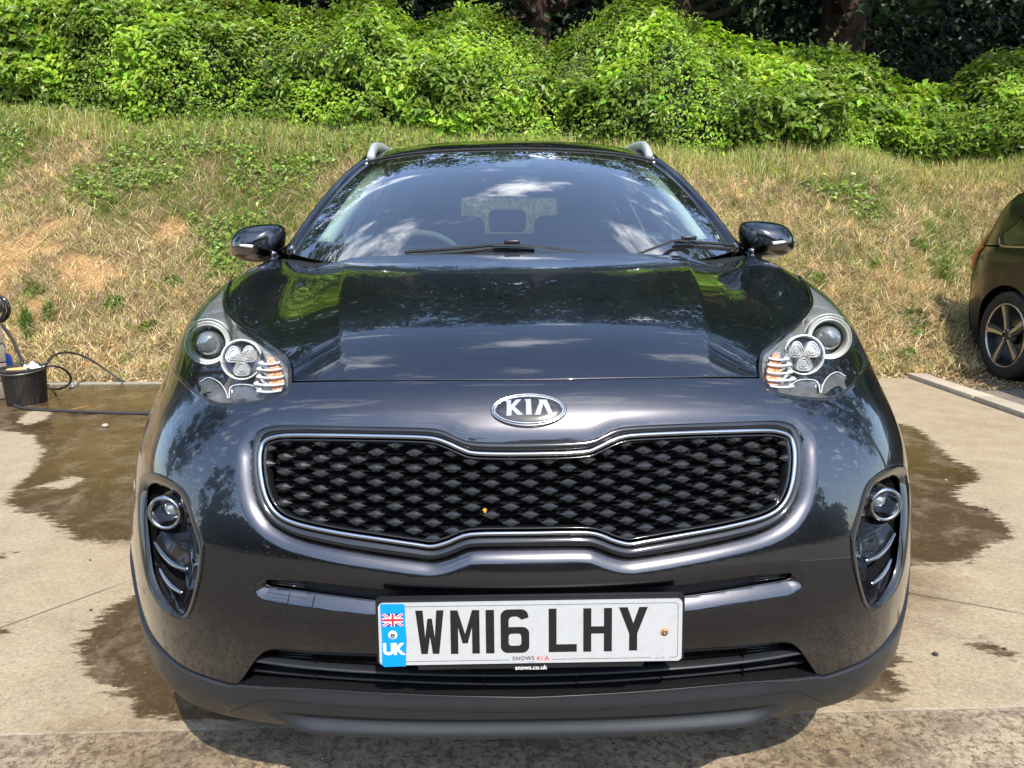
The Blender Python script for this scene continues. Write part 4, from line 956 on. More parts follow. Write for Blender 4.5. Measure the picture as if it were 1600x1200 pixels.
for (r, c), (u, v) in pos.items():
    P, n = nsurf(np.array([[u, v]]), .0150); P, n = P[0], n[0]
    nn = n*np.array([.6, 1, .55]); nn[2] += -.16+.72*sstep((P[2]-.735)/.05)+.18*sstep((P[2]-.70)/.1); nn /= np.linalg.norm(nn)
    x, y, w = frame_from(nn)
    if stud_me is None:
        ob = mk('stud', stud_V, stud_F, 'stud_black', grille, smooth=False); stud_me = ob.data
    else: ob = link(bpy.data.objects.new('stud', stud_me), grille)
    ob.matrix_local = Matrix([[x[0], y[0], w[0], P[0]], [x[1], y[1], w[1], P[1]], [x[2], y[2], w[2], P[2]], [0, 0, 0, 1]])
    for dr, dc in ((1, 1), (1, -1), (0, 2)):
        q = pos.get((r+dr, c+dc))
        if q and not (dr == 0):
            P2, n2 = nsurf(np.array([q]), .0150); P2 = P2[0]; d = (P2-P)
            V, F = sweep([P+d*.28-n*.004, P+d*.74-n*.004], 1, 4, flat=(.0011, .006), up=n); web.add(V, F)
web.build('grille_web', 'gloss_black', grille, smooth=False)
# a dry leaf caught low in the grille
u, v = uv_px(757, 798); P, n = nsurf(np.array([[u, v]]), .008); P = P[0]
leaf = mk('dry_leaf', P+np.array([[-.004, 0, .001], [0, -.001, .005], [.004, .001, .001], [.001, 0, -.006]]), [[0, 1, 2, 3]], 'leaf_orange')
tag(leaf, 'tiny orange dry leaf caught in the black grille of the dark grey SUV', 'leaf')

# ---- upper slot behind the plate: dark channel, ribs, end pieces
co = resample(slot, 0, True, n=300); Ps, ns = SN(co)
V, F = loft([Ps-ns*.012, Ps-ns*.035, Ps*.995+np.array([0, .03, 0])-ns*.04], caps=(False, False))
sl = mk('air_slot', V, flip(F), 'satin_black', car)
c2, F2 = cdt_fill(co); P, n = nsurf(c2, .030); mk('slot_backing', P, F2, 'satin_black', sl)
for s in (1, -1):
    for (px, py, px2, py2) in ((420, 911, 472, 915), (420, 914, 472, 919), (421, 917, 472, 923)):
        a = SN(np.array([uv_px(px, py), uv_px(px2, py2)]))[0]+np.array([0, .014, 0]); a[:, 0] *= s
        V, F = sweep(a, .0012, 6); mk('rib', V, F, 'gloss_black', sl)

# ---- lower grille
low = path_uv(LOWER_TOP+[(487, 1074), (600, 1081), ('c', 1087)], True)
co = resample(low, 0, True, n=300); Pl, nl = SN(co)
V, F = loft([Pl+nl*.001, Pl-nl*.012, Pl-nl*.07])
lower = mk('lower_grille', V, flip(F), 'gloss_black', car)
c2, F2 = cdt_fill(co); P, n = nsurf(c2, .075); mk('lower_backing', P, F2, 'dark_void', lower)
def bar(pts, name, r, par, d=.012, flat=None, mat='satin_black'):
    uvp = path_uv(pts, True); P, n = nsurf(uvp, d); V, F = sweep(P, 1 if flat else r, 8, flat=flat, up=(0, 0, 1)); return mk(name, V, F, mat, par)
bar([('c', 1040), (600, 1032), (487, 1027), (425, 1020)], 'bar', 1, lower, .020, (.014, .0038), 'satin_black')
bar([('c', 1060), (600, 1056), (487, 1048), (396, 1036)], 'bar', 1, lower, .016, (.016, .0042), 'clad_plastic')
bar([('c', 1083), (600, 1077), (487, 1069), (384, 1058)], 'bar', 1, lower, .035, (.022, .0042), 'satin_black')
for px in (487, 620, 756):
    for s in (1, -1):
        a = np.array([uv_px(px, 1021+(px-487)*.03), uv_px(px, 1075+(px-487)*.04)]); P, n = nsurf(a, .024)
        P[:, 0] *= s; V, F = sweep(P, 1, 4, flat=(.014, .0022), up=(1, 0, 0)); mk('divider', V, F, 'satin_black', lower, smooth=False)
for s in (1, -1):          # ribbed blanking plates at the outer ends
    for k in range(9):
        f = k/8; a = np.array([uv_px(432-f*24, 1028+f*30), uv_px(480, 1030+f*36)]); P, n = nsurf(a, .026); P[:, 0] *= s
        V, F = sweep(P, .0017, 5); mk('rib', V, F, 'clad_plastic', lower)
# dust shield behind the lower grille and a floor for the nose
mb = MB(); mb.add(*rbox((0, .85, .20), (1.2, .9, .02), .005)); mb.build('undertray', 'dark_void', car)
mb = MB(); mb.add(*rbox((0, .60, .55), (1.3, .5, .45), .03)); mb.build('radiator', 'dark_void', car)

# ---- fog light bezels
for s in (1, -1):
    A = resample(fog_outer, 0, True, n=160); B = resample(fog_inner, 0, True, n=160)
    k = int(np.argmin(((B-A[0])**2).sum(1))); B = np.roll(B, -k, 0)
    Pa, na = SN(A); Pb, nb = SN(B); mid = Pa*.55+Pb*.45
    cen = Pb.mean(0); axis = np.array([.42, -.9, 0.]); axis /= np.linalg.norm(axis)
    deep = [Pb-axis*dd+(cen-Pb)*sh for dd, sh in ((.020, .03), (.045, .08), (.060, .16))]
    loops = [Pa-na*.014, Pa-na*.001, Pa*.9+Pb*.1+na*.0035, mid+na*.0030, Pb*.85+Pa*.15-nb*.003, Pb-nb*.008]+deep
    V, F = loft(loops, caps=(False, True)); F = flip(F)
    if s == -1: V = mirX(V); F = flip(F)
    bez = mk('fog_light_bezel', V, F, 'gloss_black', car, sharp=50)
    def M_(V): return V if s == 1 else mirX(V)
    def FF(F): return F if s == 1 else flip(F)
    pc = SN(np.array([uv_px(258, 801)]))[0][0]+ray(258, 801)*.018
    rr = 27*np.dot(pc-CAM, FWD)/F_PX
    ax = np.array([-.10, -1, .02])
    V, F = lathe(pc, ax, [(rr*.76, -.02), (rr*.80, .002), (rr*.88, .006), (rr*.98, .004), (rr*1.03, -.002), (rr*1.0, -.02), (rr*.95, -.05)], caps=(False, False)); lamp = mk('fog_lamp', M_(V), FF(F), 'chrome', bez)
    V, F = lathe(pc, ax, [(rr*.84, -.002), (rr*.74, -.015), (rr*.62, -.03), (.001, -.04)], caps=(False, False)); mk('lamp_bowl', M_(V), FF(F), 'dark_chrome', lamp)
    V, F = lathe(pc+np.array([.006, .012, .003]), ax, [(rr*.46, -.03), (rr*.46, -.008), (rr*.40, 0), (rr*.25, .005), (.0005, .007)], caps=(False, False)); mk('lamp_lens', M_(V), FF(F), 'projector_lens', lamp)
    # two swept fins with bright edges
    for fin4 in (((242, 855), (257, 875), (274, 888), (294, 893)), ((250, 897), (259, 911), (270, 922), (285, 930))):
        pts = []
        for q, dep in zip(fin4, (.030, .024, .018, .010)): pts.append(SN(np.array([uv_px(*q)]))[0][0]-axis*dep)
        pts = catmull(np.array(pts), step=.004); m = len(pts); rad = .3+.7*np.sin(np.linspace(.25, 2.6, m))
        V, F = sweep(pts, rad, 6, flat=(.0056, .0030), up=(0, -1, .5)); mk('fin_edge', M_(V), FF(F), 'dark_chrome', bez)
        top = pts+np.array([.0, .02, .004]); blk = pts+np.array([.010, .055, .030])
        V, F = loft([pts, top, blk], closed=False); mk('fin', M_(V), FF(F), 'gloss_black', bez)
    # smooth inner wall panel that mirrors the ground
# ---------------------------------------------------------------- headlights, badge, number plate
def on_ray(px, py, dep):
    P = SN(np.array([uv_px(px, py)]))[0][0]; d = ray(px, py); return P+d*dep
def px2m(P): return np.dot(P-CAM, FWD)/F_PX
for s in (1, -1):
    def M_(V): return V if s == 1 else mirX(V)
    def FF(F): return F if s == 1 else flip(F)
    loop = headlight_loop if s == 1 else mir_uv(headlight_loop)
    A = resample(headlight_loop, 0, True, n=260); Pa, na = SN(A); cen = Pa.mean(0)
    back = np.array([.22, .85, -.30]); back /= np.linalg.norm(back)
    # housing: black gasket edge, sloping wall, deep floor
    def deep(Q):          # the housing floor: each point pushed away from the camera to its own depth
        q = proj(Q); Yt = np.maximum(Q[:, 1]+.025, np.interp(q[:, 0], [278, 362, 374, 450], [.73, .70, .40, .235])); k = (Yt-CAM[1])/(Q[:, 1]-CAM[1]); return CAM+(Q-CAM)*k[:, None]
    rim_ = Pa-na*.006+(cen-Pa)*.035
    lps = [Pa-na*.002, Pa-na*.006, rim_*.5+deep(rim_)*.5, deep(rim_)]
    V, F = loft(lps); hl = mk('headlight', M_(V), FF(flip(F)), 'gloss_black', car)
    g = resample(headlight_loop, 0, True, n=140); lo, hi = g.min(0), g.max(0)
    gg = np.stack(np.meshgrid(np.arange(lo[0], hi[0], .07), np.arange(lo[1], hi[1], .09)), -1).reshape(-1, 2); gg = gg[inpoly(gg, inset(g, .012))]
    co, F = cdt_fill(g, [], gg); P, n = nsurf(co, 0.006); P = deep(P+(cen-P)*.035); mk('housing_floor', M_(P), FF(F.tolist()), 'headlamp_grey', hl)
    ln = panel('headlight_lens', inset(loop, .004), [], 'lens_clear', hl, lambda uv: SN(uv, .0005), su=.06, sv=.08, gap=0, flange=.003)
    gk = resample(loop, 0, True, n=260); Pg, ng = SN(gk); V, F = sweep(Pg-ng*.0008, 1, 6, True, flat=(.0042, .0016), up=ng); mk('lens_seal', V, F, 'gloss_black', hl)
    # main projector: bright outer ring, inner step, dark bowl, glass ball
    for (px, py, r, dep, kind) in ((324, 536, 34.5, .120, 'proj'), (377, 562, 32.5, .028, 'led')):
        c = on_ray(px, py, dep) if kind == 'led' else at_y(px, py, .655); m = px2m(c); R = r*m; ax = (CAM-c)/np.linalg.norm(CAM-c); ax = ax*.55+np.array([-.10, -.55, .12]); ax /= np.linalg.norm(ax)
        if kind == 'proj':
            V, F = lathe(c, ax, [(R*.98, -.05), (R*1.0, -.004), (R*.985, .003), (R*.93, .004), (R*.90, -.002), (R*.86, .001), (R*.80, .000), (R*.765, -.006), (R*.72, -.02)], 56, (False, False)); ring = mk('projector_ring', M_(V), FF(F), 'silver_plastic', hl)
            V, F = lathe(c, ax, [(R*.73, -.018), (R*.66, -.035), (R*.60, -.04)], 48, (False, False)); mk('projector_bowl', M_(V), FF(F), 'dark_chrome', hl)
            V, F = lathe(c, ax, [(R*.66, -.03), (R*.56, -.012), (R*.54, -.004), (R*.50, .002), (R*.40, .008), (R*.25, .012), (.0004, .014)], 48, (False, False)); mk('projector_glass', M_(V), FF(F), 'projector_lens', hl)
            # crescent above the ring
            th = np.linspace(.15, 2.2, 30); x, y, w = frame_from(ax); arc = c+np.outer(np.cos(th)*R*1.12, x)+np.outer(np.sin(th)*R*1.10, y)-w*.006
            V, F = sweep(arc, .0016, 6); mk('brow_ring', M_(V), FF(F), 'silver_plastic', hl)
        else:
            V, F = lathe(c, ax, [(R*.98, -.04), (R*1.0, -.003), (R*.975, .0015), (R*.92, .0015), (R*.90, -.003), (R*.88, -.012)], 56, (False, False)); mk('lamp_ring', M_(V), FF(F), 'silver_plastic', hl)
            V, F = lathe(c, ax, [(R*.90, -.014), (.0004, -.016)], 48, (False, False)); mk('lamp_dish', M_(V), FF(F), 'alloy_dark', hl)
            x, y, w = frame_from(ax)
            for a0 in (148, 32, 270):
                a0 = math.radians(a0); q = []
                for k in range(36):
                    th = 2*math.pi*k/36; rr_ = .44-.05*math.cos(3*th)
                    q.append((math.cos(a0)*.43+rr_*math.cos(th+a0)*.88, math.sin(a0)*.43+rr_*math.sin(th+a0)*.95))
                q = np.array(q)*R
                loops = [c+np.outer(q[:, 0], x)+np.outer(q[:, 1], y)-w*.014]
                qc = q.mean(0)
                for f, h in ((.98, -.001), (.94, .002), (.82, .002), (.79, -.0005), (.68, -.0005), (.65, .002), (.52, .002), (.49, -.0005), (.38, -.0005), (.35, .002), (.2, .002)):
                    qq = qc+(q-qc)*f; loops.append(c+np.outer(qq[:, 0], x)+np.outer(qq[:, 1], y)+w*h)
                V, F = loft(loops, caps=(False, True)); mk('reflector_lobe', M_(V), FF(F), 'led_lens', hl, sharp=25)
    # indicator: amber reflector behind four clear ribs
    quad = [(410, 546), (431, 562), (444, 590), (445, 608), (424, 613), (405, 607), (408, 585), (407, 566)]
    P = np.array([on_ray(a, b, .026) for a, b in catmull(quad, True, 3)]); c0 = P.mean(0)
    V, F = loft([P+np.array([0, .004, 0]), P, c0+(P-c0)*.5+np.array([0, .006, 0])], caps=(False, True)); ind = mk('indicator', M_(V), FF(flip(F)), 'reflector', hl, sharp=30)
    am = [(418, 559), (432, 566), (442, 590), (442, 606), (424, 608), (419, 590)]
    P = np.array([on_ray(a, b, .0235) for a, b in catmull(am, True, 3)]); V, F = loft([P+np.array([0, .003, 0]), P], caps=(False, True)); mk('amber_reflector', M_(V), FF(flip(F)), 'amber', ind, sharp=30)
    for k, (x0, y0, x1, y1) in enumerate(((407, 568, 438, 566), (404, 577, 441, 576), (404, 589, 443, 588), (400, 600, 444, 600), (404, 611, 440, 610))):
        pts = catmull(np.array([on_ray(x0+3, y0-3, .014), on_ray(x0, y0, .012), on_ray((x0+x1)/2, (y0+y1)/2+2, .014), on_ray(x1, y1, .016)]), step=.003)
        V, F = sweep(pts, 1, 6, flat=(.006, .0024), up=(0, 0, 1)); mk('indicator_rib', M_(V), FF(F), 'silver_plastic', ind)
    # two arched lower reflectors
    for arc in ([(312, 597), (326, 590), (342, 597), (352, 610), (356, 622)], [(358, 622), (360, 606), (372, 601), (392, 602), (405, 609)]):
        pts = catmull(np.array([on_ray(a, b, .020) for a, b in arc]), step=.003); V, F = sweep(pts, .0012, 6); mk('reflector_arch', M_(V), FF(F), 'silver_plastic', hl)
        q = catmull(np.array(arc), False, 3); base = np.array([[a, 622+.0*a] for a, b in q]); Pt = np.array([on_ray(a, b, .024) for a, b in q]); Pb_ = np.array([on_ray(a, min(b+22, 624), .034) for a, b in q])
        V, F = loft([Pt, (Pt+Pb_)/2+np.array([0, .008, 0]), Pb_], closed=False); mk('lower_reflector', M_(V), FF(F), 'smoked_reflector', hl)

# ---- badge above the grille
u0, v0 = uv_px(825.5, 641); u0 = 0.0
P0, n0 = SN(np.array([[u0, v0]])); P0, n0 = P0[0], n0[0]
bx, by, bn = frame_from(n0); mm = px2m(P0)
def badge3(q, h):
    q = np.asarray(q, float); r2 = (q[:, 0]/.068)**2+(q[:, 1]/.034)**2
    return P0+np.outer(q[:, 0], bx)+np.outer(q[:, 1], by)+np.outer(np.full(len(q), 1.)*h+.0035-.0035*r2, bn)
W2, H2 = 59.5*mm, 25.8*mm/ (np.dot(by, UP)); th = np.linspace(0, 2*math.pi, 72, endpoint=False)
E = lambda k: np.stack([np.cos(th)*W2*k, np.sin(th)*H2*k], 1)
E2 = lambda d: np.stack([np.cos(th)*(W2-d), np.sin(th)*(H2-d)], 1)
def flat3(q, h): return P0+np.outer(q[:, 0], bx)+np.outer(q[:, 1], by)+bn*h
V, F = loft([flat3(E2(0), -.004), flat3(E2(0), .0025), flat3(E2(.0015), .0038), flat3(E2(.003), .0042), flat3(E2(.0042), .0030)])
badge = mk('badge', V, F, 'dark_chrome', car)
V, F = loft([flat3(E2(.0040), .0028), flat3(E2(.0048), .0046), flat3(E2(.0066), .0052), flat3(E2(.0086), .0044), flat3(E2(.0096), .0030)]); mk('badge_ring', V, F, 'chrome', badge)
V, F = loft([flat3(E2(.0092), .0030), flat3(E2(.014), .0038), flat3(E2(.020), .0043), flat3(E2(.027), .0045), np.tile(P0+bn*.0046, (72, 1))]); mk('badge_face', V, F, 'gloss_black', badge)
def bz(pts):   # zoomed picture coordinates of the badge -> badge plane metres
    p = np.array(pts, float); x = (p[:, 0]-805)/560*W2; y = -(p[:, 1]-388)/243*H2; return np.stack([x, y], 1)
to3b = lambda q, h: flat3(np.asarray(q), .0044+h)
for poly in ([(462, 262), (545, 252), (547, 330), (618, 252), (700, 248), (598, 355), (724, 470), (640, 475), (556, 392), (548, 480), (476, 487), (484, 300)],
             [(745, 248), (838, 244), (846, 470), (764, 472), (766, 288)],
             [(952, 252), (1072, 256), (1166, 478), (1098, 482), (1020, 318), (972, 472), (888, 474), (965, 288)]):
    V, F = flat_shape(bz(poly)[::-1], (), .0012, to3b); mk('badge_letter', V, F, 'chrome', badge, smooth=False)

# ---- number plate
pcen = at_y(829.5, 988.5, -.024)
tl = math.radians(4)
ang = math.radians(-.15)
px_ = np.array([math.cos(ang), 0, -math.sin(ang)]); pn_ = np.array([0, -math.cos(tl), math.sin(tl)])
py_ = np.cross(pn_, px_); py_ /= np.linalg.norm(py_); px_ = np.cross(py_, pn_)
def to3p(q, h): q = np.asarray(q, float).reshape(-1, 2); return pcen+np.outer(q[:, 0], px_)+np.outer(q[:, 1], py_)+pn_*h
def rrect(w, h, r, k=6, c=(0, 0)):
    o = []
    for sx, sy, a0 in ((1, 1, 0), (-1, 1, 90), (-1, -1, 180), (1, -1, 270)):
        for i in range(k+1):
            a = math.radians(a0+90*i/k); o.append((c[0]+sx*(w/2-r)+r*math.cos(a), c[1]+sy*(h/2-r)+r*math.sin(a)))
    return np.array(o)
V, F = flat_shape(rrect(.530, .119, .006, c=(0, .003)), (), .010, lambda q, h: to3p(q, h-.016)); holder = mk('plate_holder', V, F, 'satin_black', car, sharp=30)
V, F = flat_shape(np.array([(-.20, -.050), (-.193, -.0665), (.193, -.0665), (.20, -.050)]), (), .009, lambda q, h: to3p(q, h-.014)); mk('holder_tab', V, F, 'satin_black', holder, sharp=30)
mb = MB(); mb.add(*rbox((0, .012, pcen[2]), (.50, .04, .09), .004)); mb.build('plate_mount', 'satin_black', holder)
V, F = flat_shape(rrect(.520, .111, .008), (), .0035, lambda q, h: to3p(q, h-.0045)); plate = mk('number_plate', V, F, 'plate_white', car, sharp=30)
top = -.001
def T(h0): return lambda q, h: to3p(q, h0+h)
def zp(pts):
    p = np.array(pts, float); x = (p[:, 0]-799)/2881; y = -(p[:, 1]-(282-.0105*(p[:, 0]-799)))/2657; return np.stack([x, y], 1)
def border(w, h, r, t, c=(0, 0)):
    return rrect(w, h, r, c=c), [rrect(w-2*t, h-2*t, max(r-t, .001), c=c)]
V, F = flat_shape(*border(.506, .099, .006, .0007), .0002, T(top)); mk('plate_border', V, F, 'plate_black', plate, smooth=False)
gl_ = {'W': ([(0, 79), (13, 79), (16.5, 30), (21, 64), (29, 64), (33.5, 30), (37, 79), (50, 79), (41, 0), (29.5, 0), (25, 31), (20.5, 0), (9, 0)], []),
       'M': ([(0, 0), (13, 0), (13, 48), (20.5, 19), (29.5, 19), (37, 48), (37, 0), (50, 0), (50, 79), (37.5, 79), (25, 36), (12.5, 79), (0, 79)], []),
       '1': ([(18, 0), (32, 0), (32, 79), (18, 79)], []),
       'L': ([(0, 0), (50, 0), (50, 14), (14, 14), (14, 79), (0, 79)], []),
       'H': ([(0, 0), (14, 0), (14, 33), (36, 33), (36, 0), (50, 0), (50, 79), (36, 79), (36, 46), (14, 46), (14, 79), (0, 79)], []),
       'Y': ([(18, 0), (32, 0), (32, 31), (50, 79), (35, 79), (25, 50), (15, 79), (0, 79), (18, 31)], [])}
def arc(cx_, cy_, r, a0, a1, k=7): return [(cx_+r*math.cos(math.radians(a0+(a1-a0)*i/k)), cy_+r*math.sin(math.radians(a0+(a1-a0)*i/k))) for i in range(k+1)]
six = arc(12, 12, 12, 180, 270)+arc(38, 12, 12, 270, 360)+arc(38, 35, 12, 0, 90)+[(14, 47)]+[(14, 57)]+arc(22, 58, 8, 180, 90)+[(29, 66)]+[(35, 62), (36, 60)]+[(49, 64)]+arc(36, 66.5, 12.5, 0, 90)+arc(13, 66, 13, 90, 180)
gl_['6'] = (six, [arc(19, 18, 5, 180, 270, 4)+arc(31, 18, 5, 270, 360, 4)+arc(31, 30, 5, 0, 90, 4)+arc(19, 30, 5, 90, 180, 4)])
for ch, x0, x1, yb in (('W', 232, 371, 383), ('M', 403, 546, 383), ('1', 523, 672, 382), ('6', 650, 791, 380), ('L', 887, 1026, 377), ('H', 1058, 1200, 376), ('Y', 1234, 1377, 372)):
    o_, h_ = gl_[ch]; k = (x1-x0)/2881/50
    b = zp([(x0, yb)])[0]
    tr = lambda q: np.array(q, float)*np.array([k, .0780/79])+b
    V, F = flat_shape(tr(o_), [tr(h) for h in h_], .0003, T(top)); mk('plate_character', V, F, 'plate_black', plate, smooth=False)
# blue band with flag and UK
V, F = flat_shape(np.array([(-.2560, .0535), (-.2545, .0548), (-.2170, .0545), (-.2140, .0515), (-.2142, .02), (-.2125, -.01), (-.2145, -.04), (-.2150, -.0575), (-.225, -.0572), (-.252, -.0578), (-.2560, -.054), (-.2548, -.01), (-.2558, .03)]), (), .0006, T(top)); band = mk('blue_band', V, F, 'plate_blue', plate, smooth=False)
fx0, fx1, fy0, fy1 = zp([(70, 188)])[0][0], zp([(172, 188)])[0][0], zp([(120, 249)])[0][1], zp([(120, 189)])[0][1]
fc = np.array([(fx0+fx1)/2, (fy0+fy1)/2]); fw, fh = fx1-fx0, fy1-fy0
def fpoly(name, pts, mat, h): V, F = flat_shape(np.array(pts)*[fw, fh]+fc, (), .0001, T(top+.0006+h)); mk(name, V, F, mat, band, smooth=False)
fpoly('flag_field', [(-.5, -.5), (.5, -.5), (.5, .5), (-.5, .5)], 'flag_blue', 0)
for sg in (1, -1): fpoly('flag_stripe', [(-.5, -.5*sg), (-.38, -.5*sg), (.5, .38*sg), (.5, .5*sg), (.38, .5*sg), (-.5, -.38*sg)][::sg], 'print_white', .0001+.00005*(sg > 0))
for sg in (1, -1): fpoly('flag_stripe', [(-.5, -.5*sg), (-.44, -.5*sg), (.5, .44*sg), (.5, .5*sg), (.44, .5*sg), (-.5, -.44*sg)][::sg], 'print_red', .0003+.00005*(sg > 0))
fpoly('flag_cross', [(-.5, -.17), (-.10, -.17), (-.10, -.5), (.10, -.5), (.10, -.17), (.5, -.17), (.5, .17), (.10, .17), (.10, .5), (-.10, .5), (-.10, .17), (-.5, .17)], 'print_white', .0005)
fpoly('flag_cross', [(-.5, -.10), (-.06, -.10), (-.06, -.5), (.06, -.5), (.06, -.10), (.5, -.10), (.5, .10), (.06, .10), (.06, .5), (-.06, .5), (-.06, .10), (-.5, .10)], 'print_red', .0007)
def txt(name, s, zx, zy, size, mat, par, h=.0001, bold=0., align='CENTER', sp=1.):
    c = zp([(zx, zy)])[0]; V, F = text_shape(s, size, lambda q, t: to3p(q+c, top+h), .0001, align, bold, sp); return mk(name, V, F, mat, par, smooth=False)
txt('country_letters', 'UK', 120, 360, .0275, 'print_white', band, .0008, .0012, sp=.88)
txt('dealer_text', 'SNOWS', 761, 407, .0098, 'plate_black', plate, .0003, .00018, sp=1.15)
txt('dealer_text', 'KI', 842, 407, .0098, 'print_red', plate, .0003, .00025, sp=1.25)
V, F = flat_shape(zp([(864, 417), (875, 397), (880, 397), (890, 417), (884, 417), (877.5, 404), (870, 417)])[::-1], (), .0001, T(top+.0002)); mk('dealer_text', V, F, 'print_red', plate, smooth=False)
txt('small_print', 'EST 1962', 802, 425, .0030, 'plate_black', plate, .0003)
txt('small_print', 'BSAU 145d', 1440, 408, .0036, 'plate_black', plate, .0003)
for (x, y, w, h) in ((798, 416, 212, 26), (1440, 408, 92, 10)):
    c = zp([(x, y)])[0]; V, F = flat_shape(np.array([(-.5, -.5), (.5, -.5), (.5, .5), (-.5, .5)])*[w/2881, h/2657]+c, (), .00005, T(top+.00022)); mk('print_gap', V, F, 'plate_white', plate, smooth=False)
txt('web_address', 'snows.co.uk', 799, 456, .0112, 'print_white', holder, -.0035, .0001)
for (zx, zy, m2) in ((119, 291, 'print_white'), (1461, 283, 'rust')):
    c = zp([(zx, zy)])[0]; p = to3p([c], 0)[0]
    V, F = lathe(p, pn_, [(.0068 if m2 == 'rust' else .0078, -.001), (.0066 if m2 == 'rust' else .0075, .0003), (.003, .0006)], 20, (False, True)); w_ = mk('screw_washer', V, F, m2, plate)
    V, F = lathe(p, pn_, [(.0040, .0005), (.0038, .0018), (.0022, .0020), (.0015, .0008)], 16, (False, True)); mk('screw', V, F, 'steel', plate)
# ---------------------------------------------------------------- windscreen, roof, sides, mirrors, wipers, cabin
def net_fn(rows):
    """rows of half sections (X>=0) -> spline surface function of (u, v)"""
    net = np.array(rows, float); fnn = full_net(net); nu = 2*net.shape[1]-1; uo = net.shape[1]-1
    return (lambda u, v: bspline_eval(fnn, u, v, nu, net.shape[0], uo)), uo, net.shape[0]-1
rows = []
for k, (y, z, xs, dy, dz) in enumerate([
    (1.17, 1.065, (0, .26, .48, .655, .765), (0, .015, .07, .165, .28), (0, 0, .006, .02, .042)),
    (1.36, 1.200, (0, .25, .462, .625, .728), (0, .014, .062, .145, .235), (0, 0, .001, .004, .008)),
    (1.55, 1.320, (0, .235, .435, .588, .685), (0, .012, .055, .125, .20), (0, -.001, -.003, -.007, -.014)),
    (1.74, 1.422, (0, .22, .408, .55, .640), (0, .011, .048, .105, .165), (0, -.002, -.007, -.016, -.028)),
    (1.93, 1.498, (0, .205, .382, .515, .598), (0, .010, .040, .085, .135), (0, -.003, -.011, -.024, -.040))]):
    rows.append([[x, y+a, z+b] for x, a, b in zip(xs, dy, dz)])
WSf, wu, wv = net_fn(rows)
def grid_mesh(fn, u0, u1, v0, v1, nu, nv, off=0.0):
    U, V_ = np.meshgrid(np.linspace(u0, u1, nu), np.linspace(v0, v1, nv)); uv = np.stack([U, V_], -1).reshape(-1, 2); P, n = SN(uv, off, fn)
    F = [[j*nu+i, j*nu+i+1, (j+1)*nu+i+1, (j+1)*nu+i] for j in range(nv-1) for i in range(nu-1)]
    return P, F
P, F = grid_mesh(WSf, -wu, wu, 0, wv, 90, 70); wind = mk('windscreen', P, F, 'windscreen_glass', car)
# black printed border on the inside of the glass, rounded at the corners
def rr_uv(u0, u1, v0, v1, ru, rv, k=10):
    o = []
    for sx, sy, a0 in ((1, 1, 0), (-1, 1, 90), (-1, -1, 180), (1, -1, 270)):
        for i in range(k+1):
            a = math.radians(a0+90*i/k); cu = (u1-ru) if sx > 0 else (u0+ru); cv = (v1-rv) if sy > 0 else (v0+rv)
            o.append((cu+ru*math.cos(a), cv+rv*math.sin(a)))
    return np.array(o)
ob_ = resample(np.array([(-wu, 0), (wu, 0), (wu, wv), (-wu, wv)]), .06, True)
ib_ = resample(rr_uv(-wu+.24, wu-.24, .52, wv-.22, .28, .30), .06, True)
co, F = cdt_fill(ob_, [ib_]); P, n = SN(co, -.004, WSf); mk('windscreen_border', P, F, 'satin_black', car)
sg_ = resample(np.array([(-.38, wv-.2), (.38, wv-.2), (.42, wv-.25), (.30, wv-.85), (.22, wv-.98), (-.22, wv-.98), (-.30, wv-.85), (-.42, wv-.25)]), .05, True)
co, F = cdt_fill(sg_); P, n = SN(co, -.006, WSf); mk('sensor_housing', P, F, 'seat_cloth', car)
# roof
rr = []
for (y, z, w, dc) in ((1.945, 1.503, .600, .045), (2.02, 1.527, .612, .05), (2.25, 1.572, .628, .052), (2.6, 1.600, .638, .055), (3.0, 1.606, .64, .055), (3.5, 1.590, .632, .055), (3.9, 1.56, .61, .055), (4.15, 1.53, .585, .055)):
    rr.append([[w*f, y+(.135*(f**2.2) if y < 2.1 else .135*(f**2.2)*max(0, (2.9-y)/.9) if y < 2.9 else 0), z-dc*g] for f, g in ((0, 0), (.35, .05), (.65, .25), (.86, .60), (1.0, 1.0))])
RFf, ru_, rv_ = net_fn(rr)
P, F = grid_mesh(RFf, -ru_, ru_, 0, rv_, 60, 60); roof = mk('roof', P, F, 'paint', car)
P2, F2 = grid_mesh(RFf, -ru_, ru_, 0, rv_, 20, 20, -.03); mk('headlining', P2, flip(F2), 'trim_grey', car)
uvl = np.array([[u, .0] for u in np.linspace(-wu+.02, wu-.02, 60)]); uvl[:, 1] = wv-.02
P, n = SN(uvl, .003, WSf); V, F = sweep(P, .0045, 6); mk('windscreen_seal', V, F, 'rubber', wind)
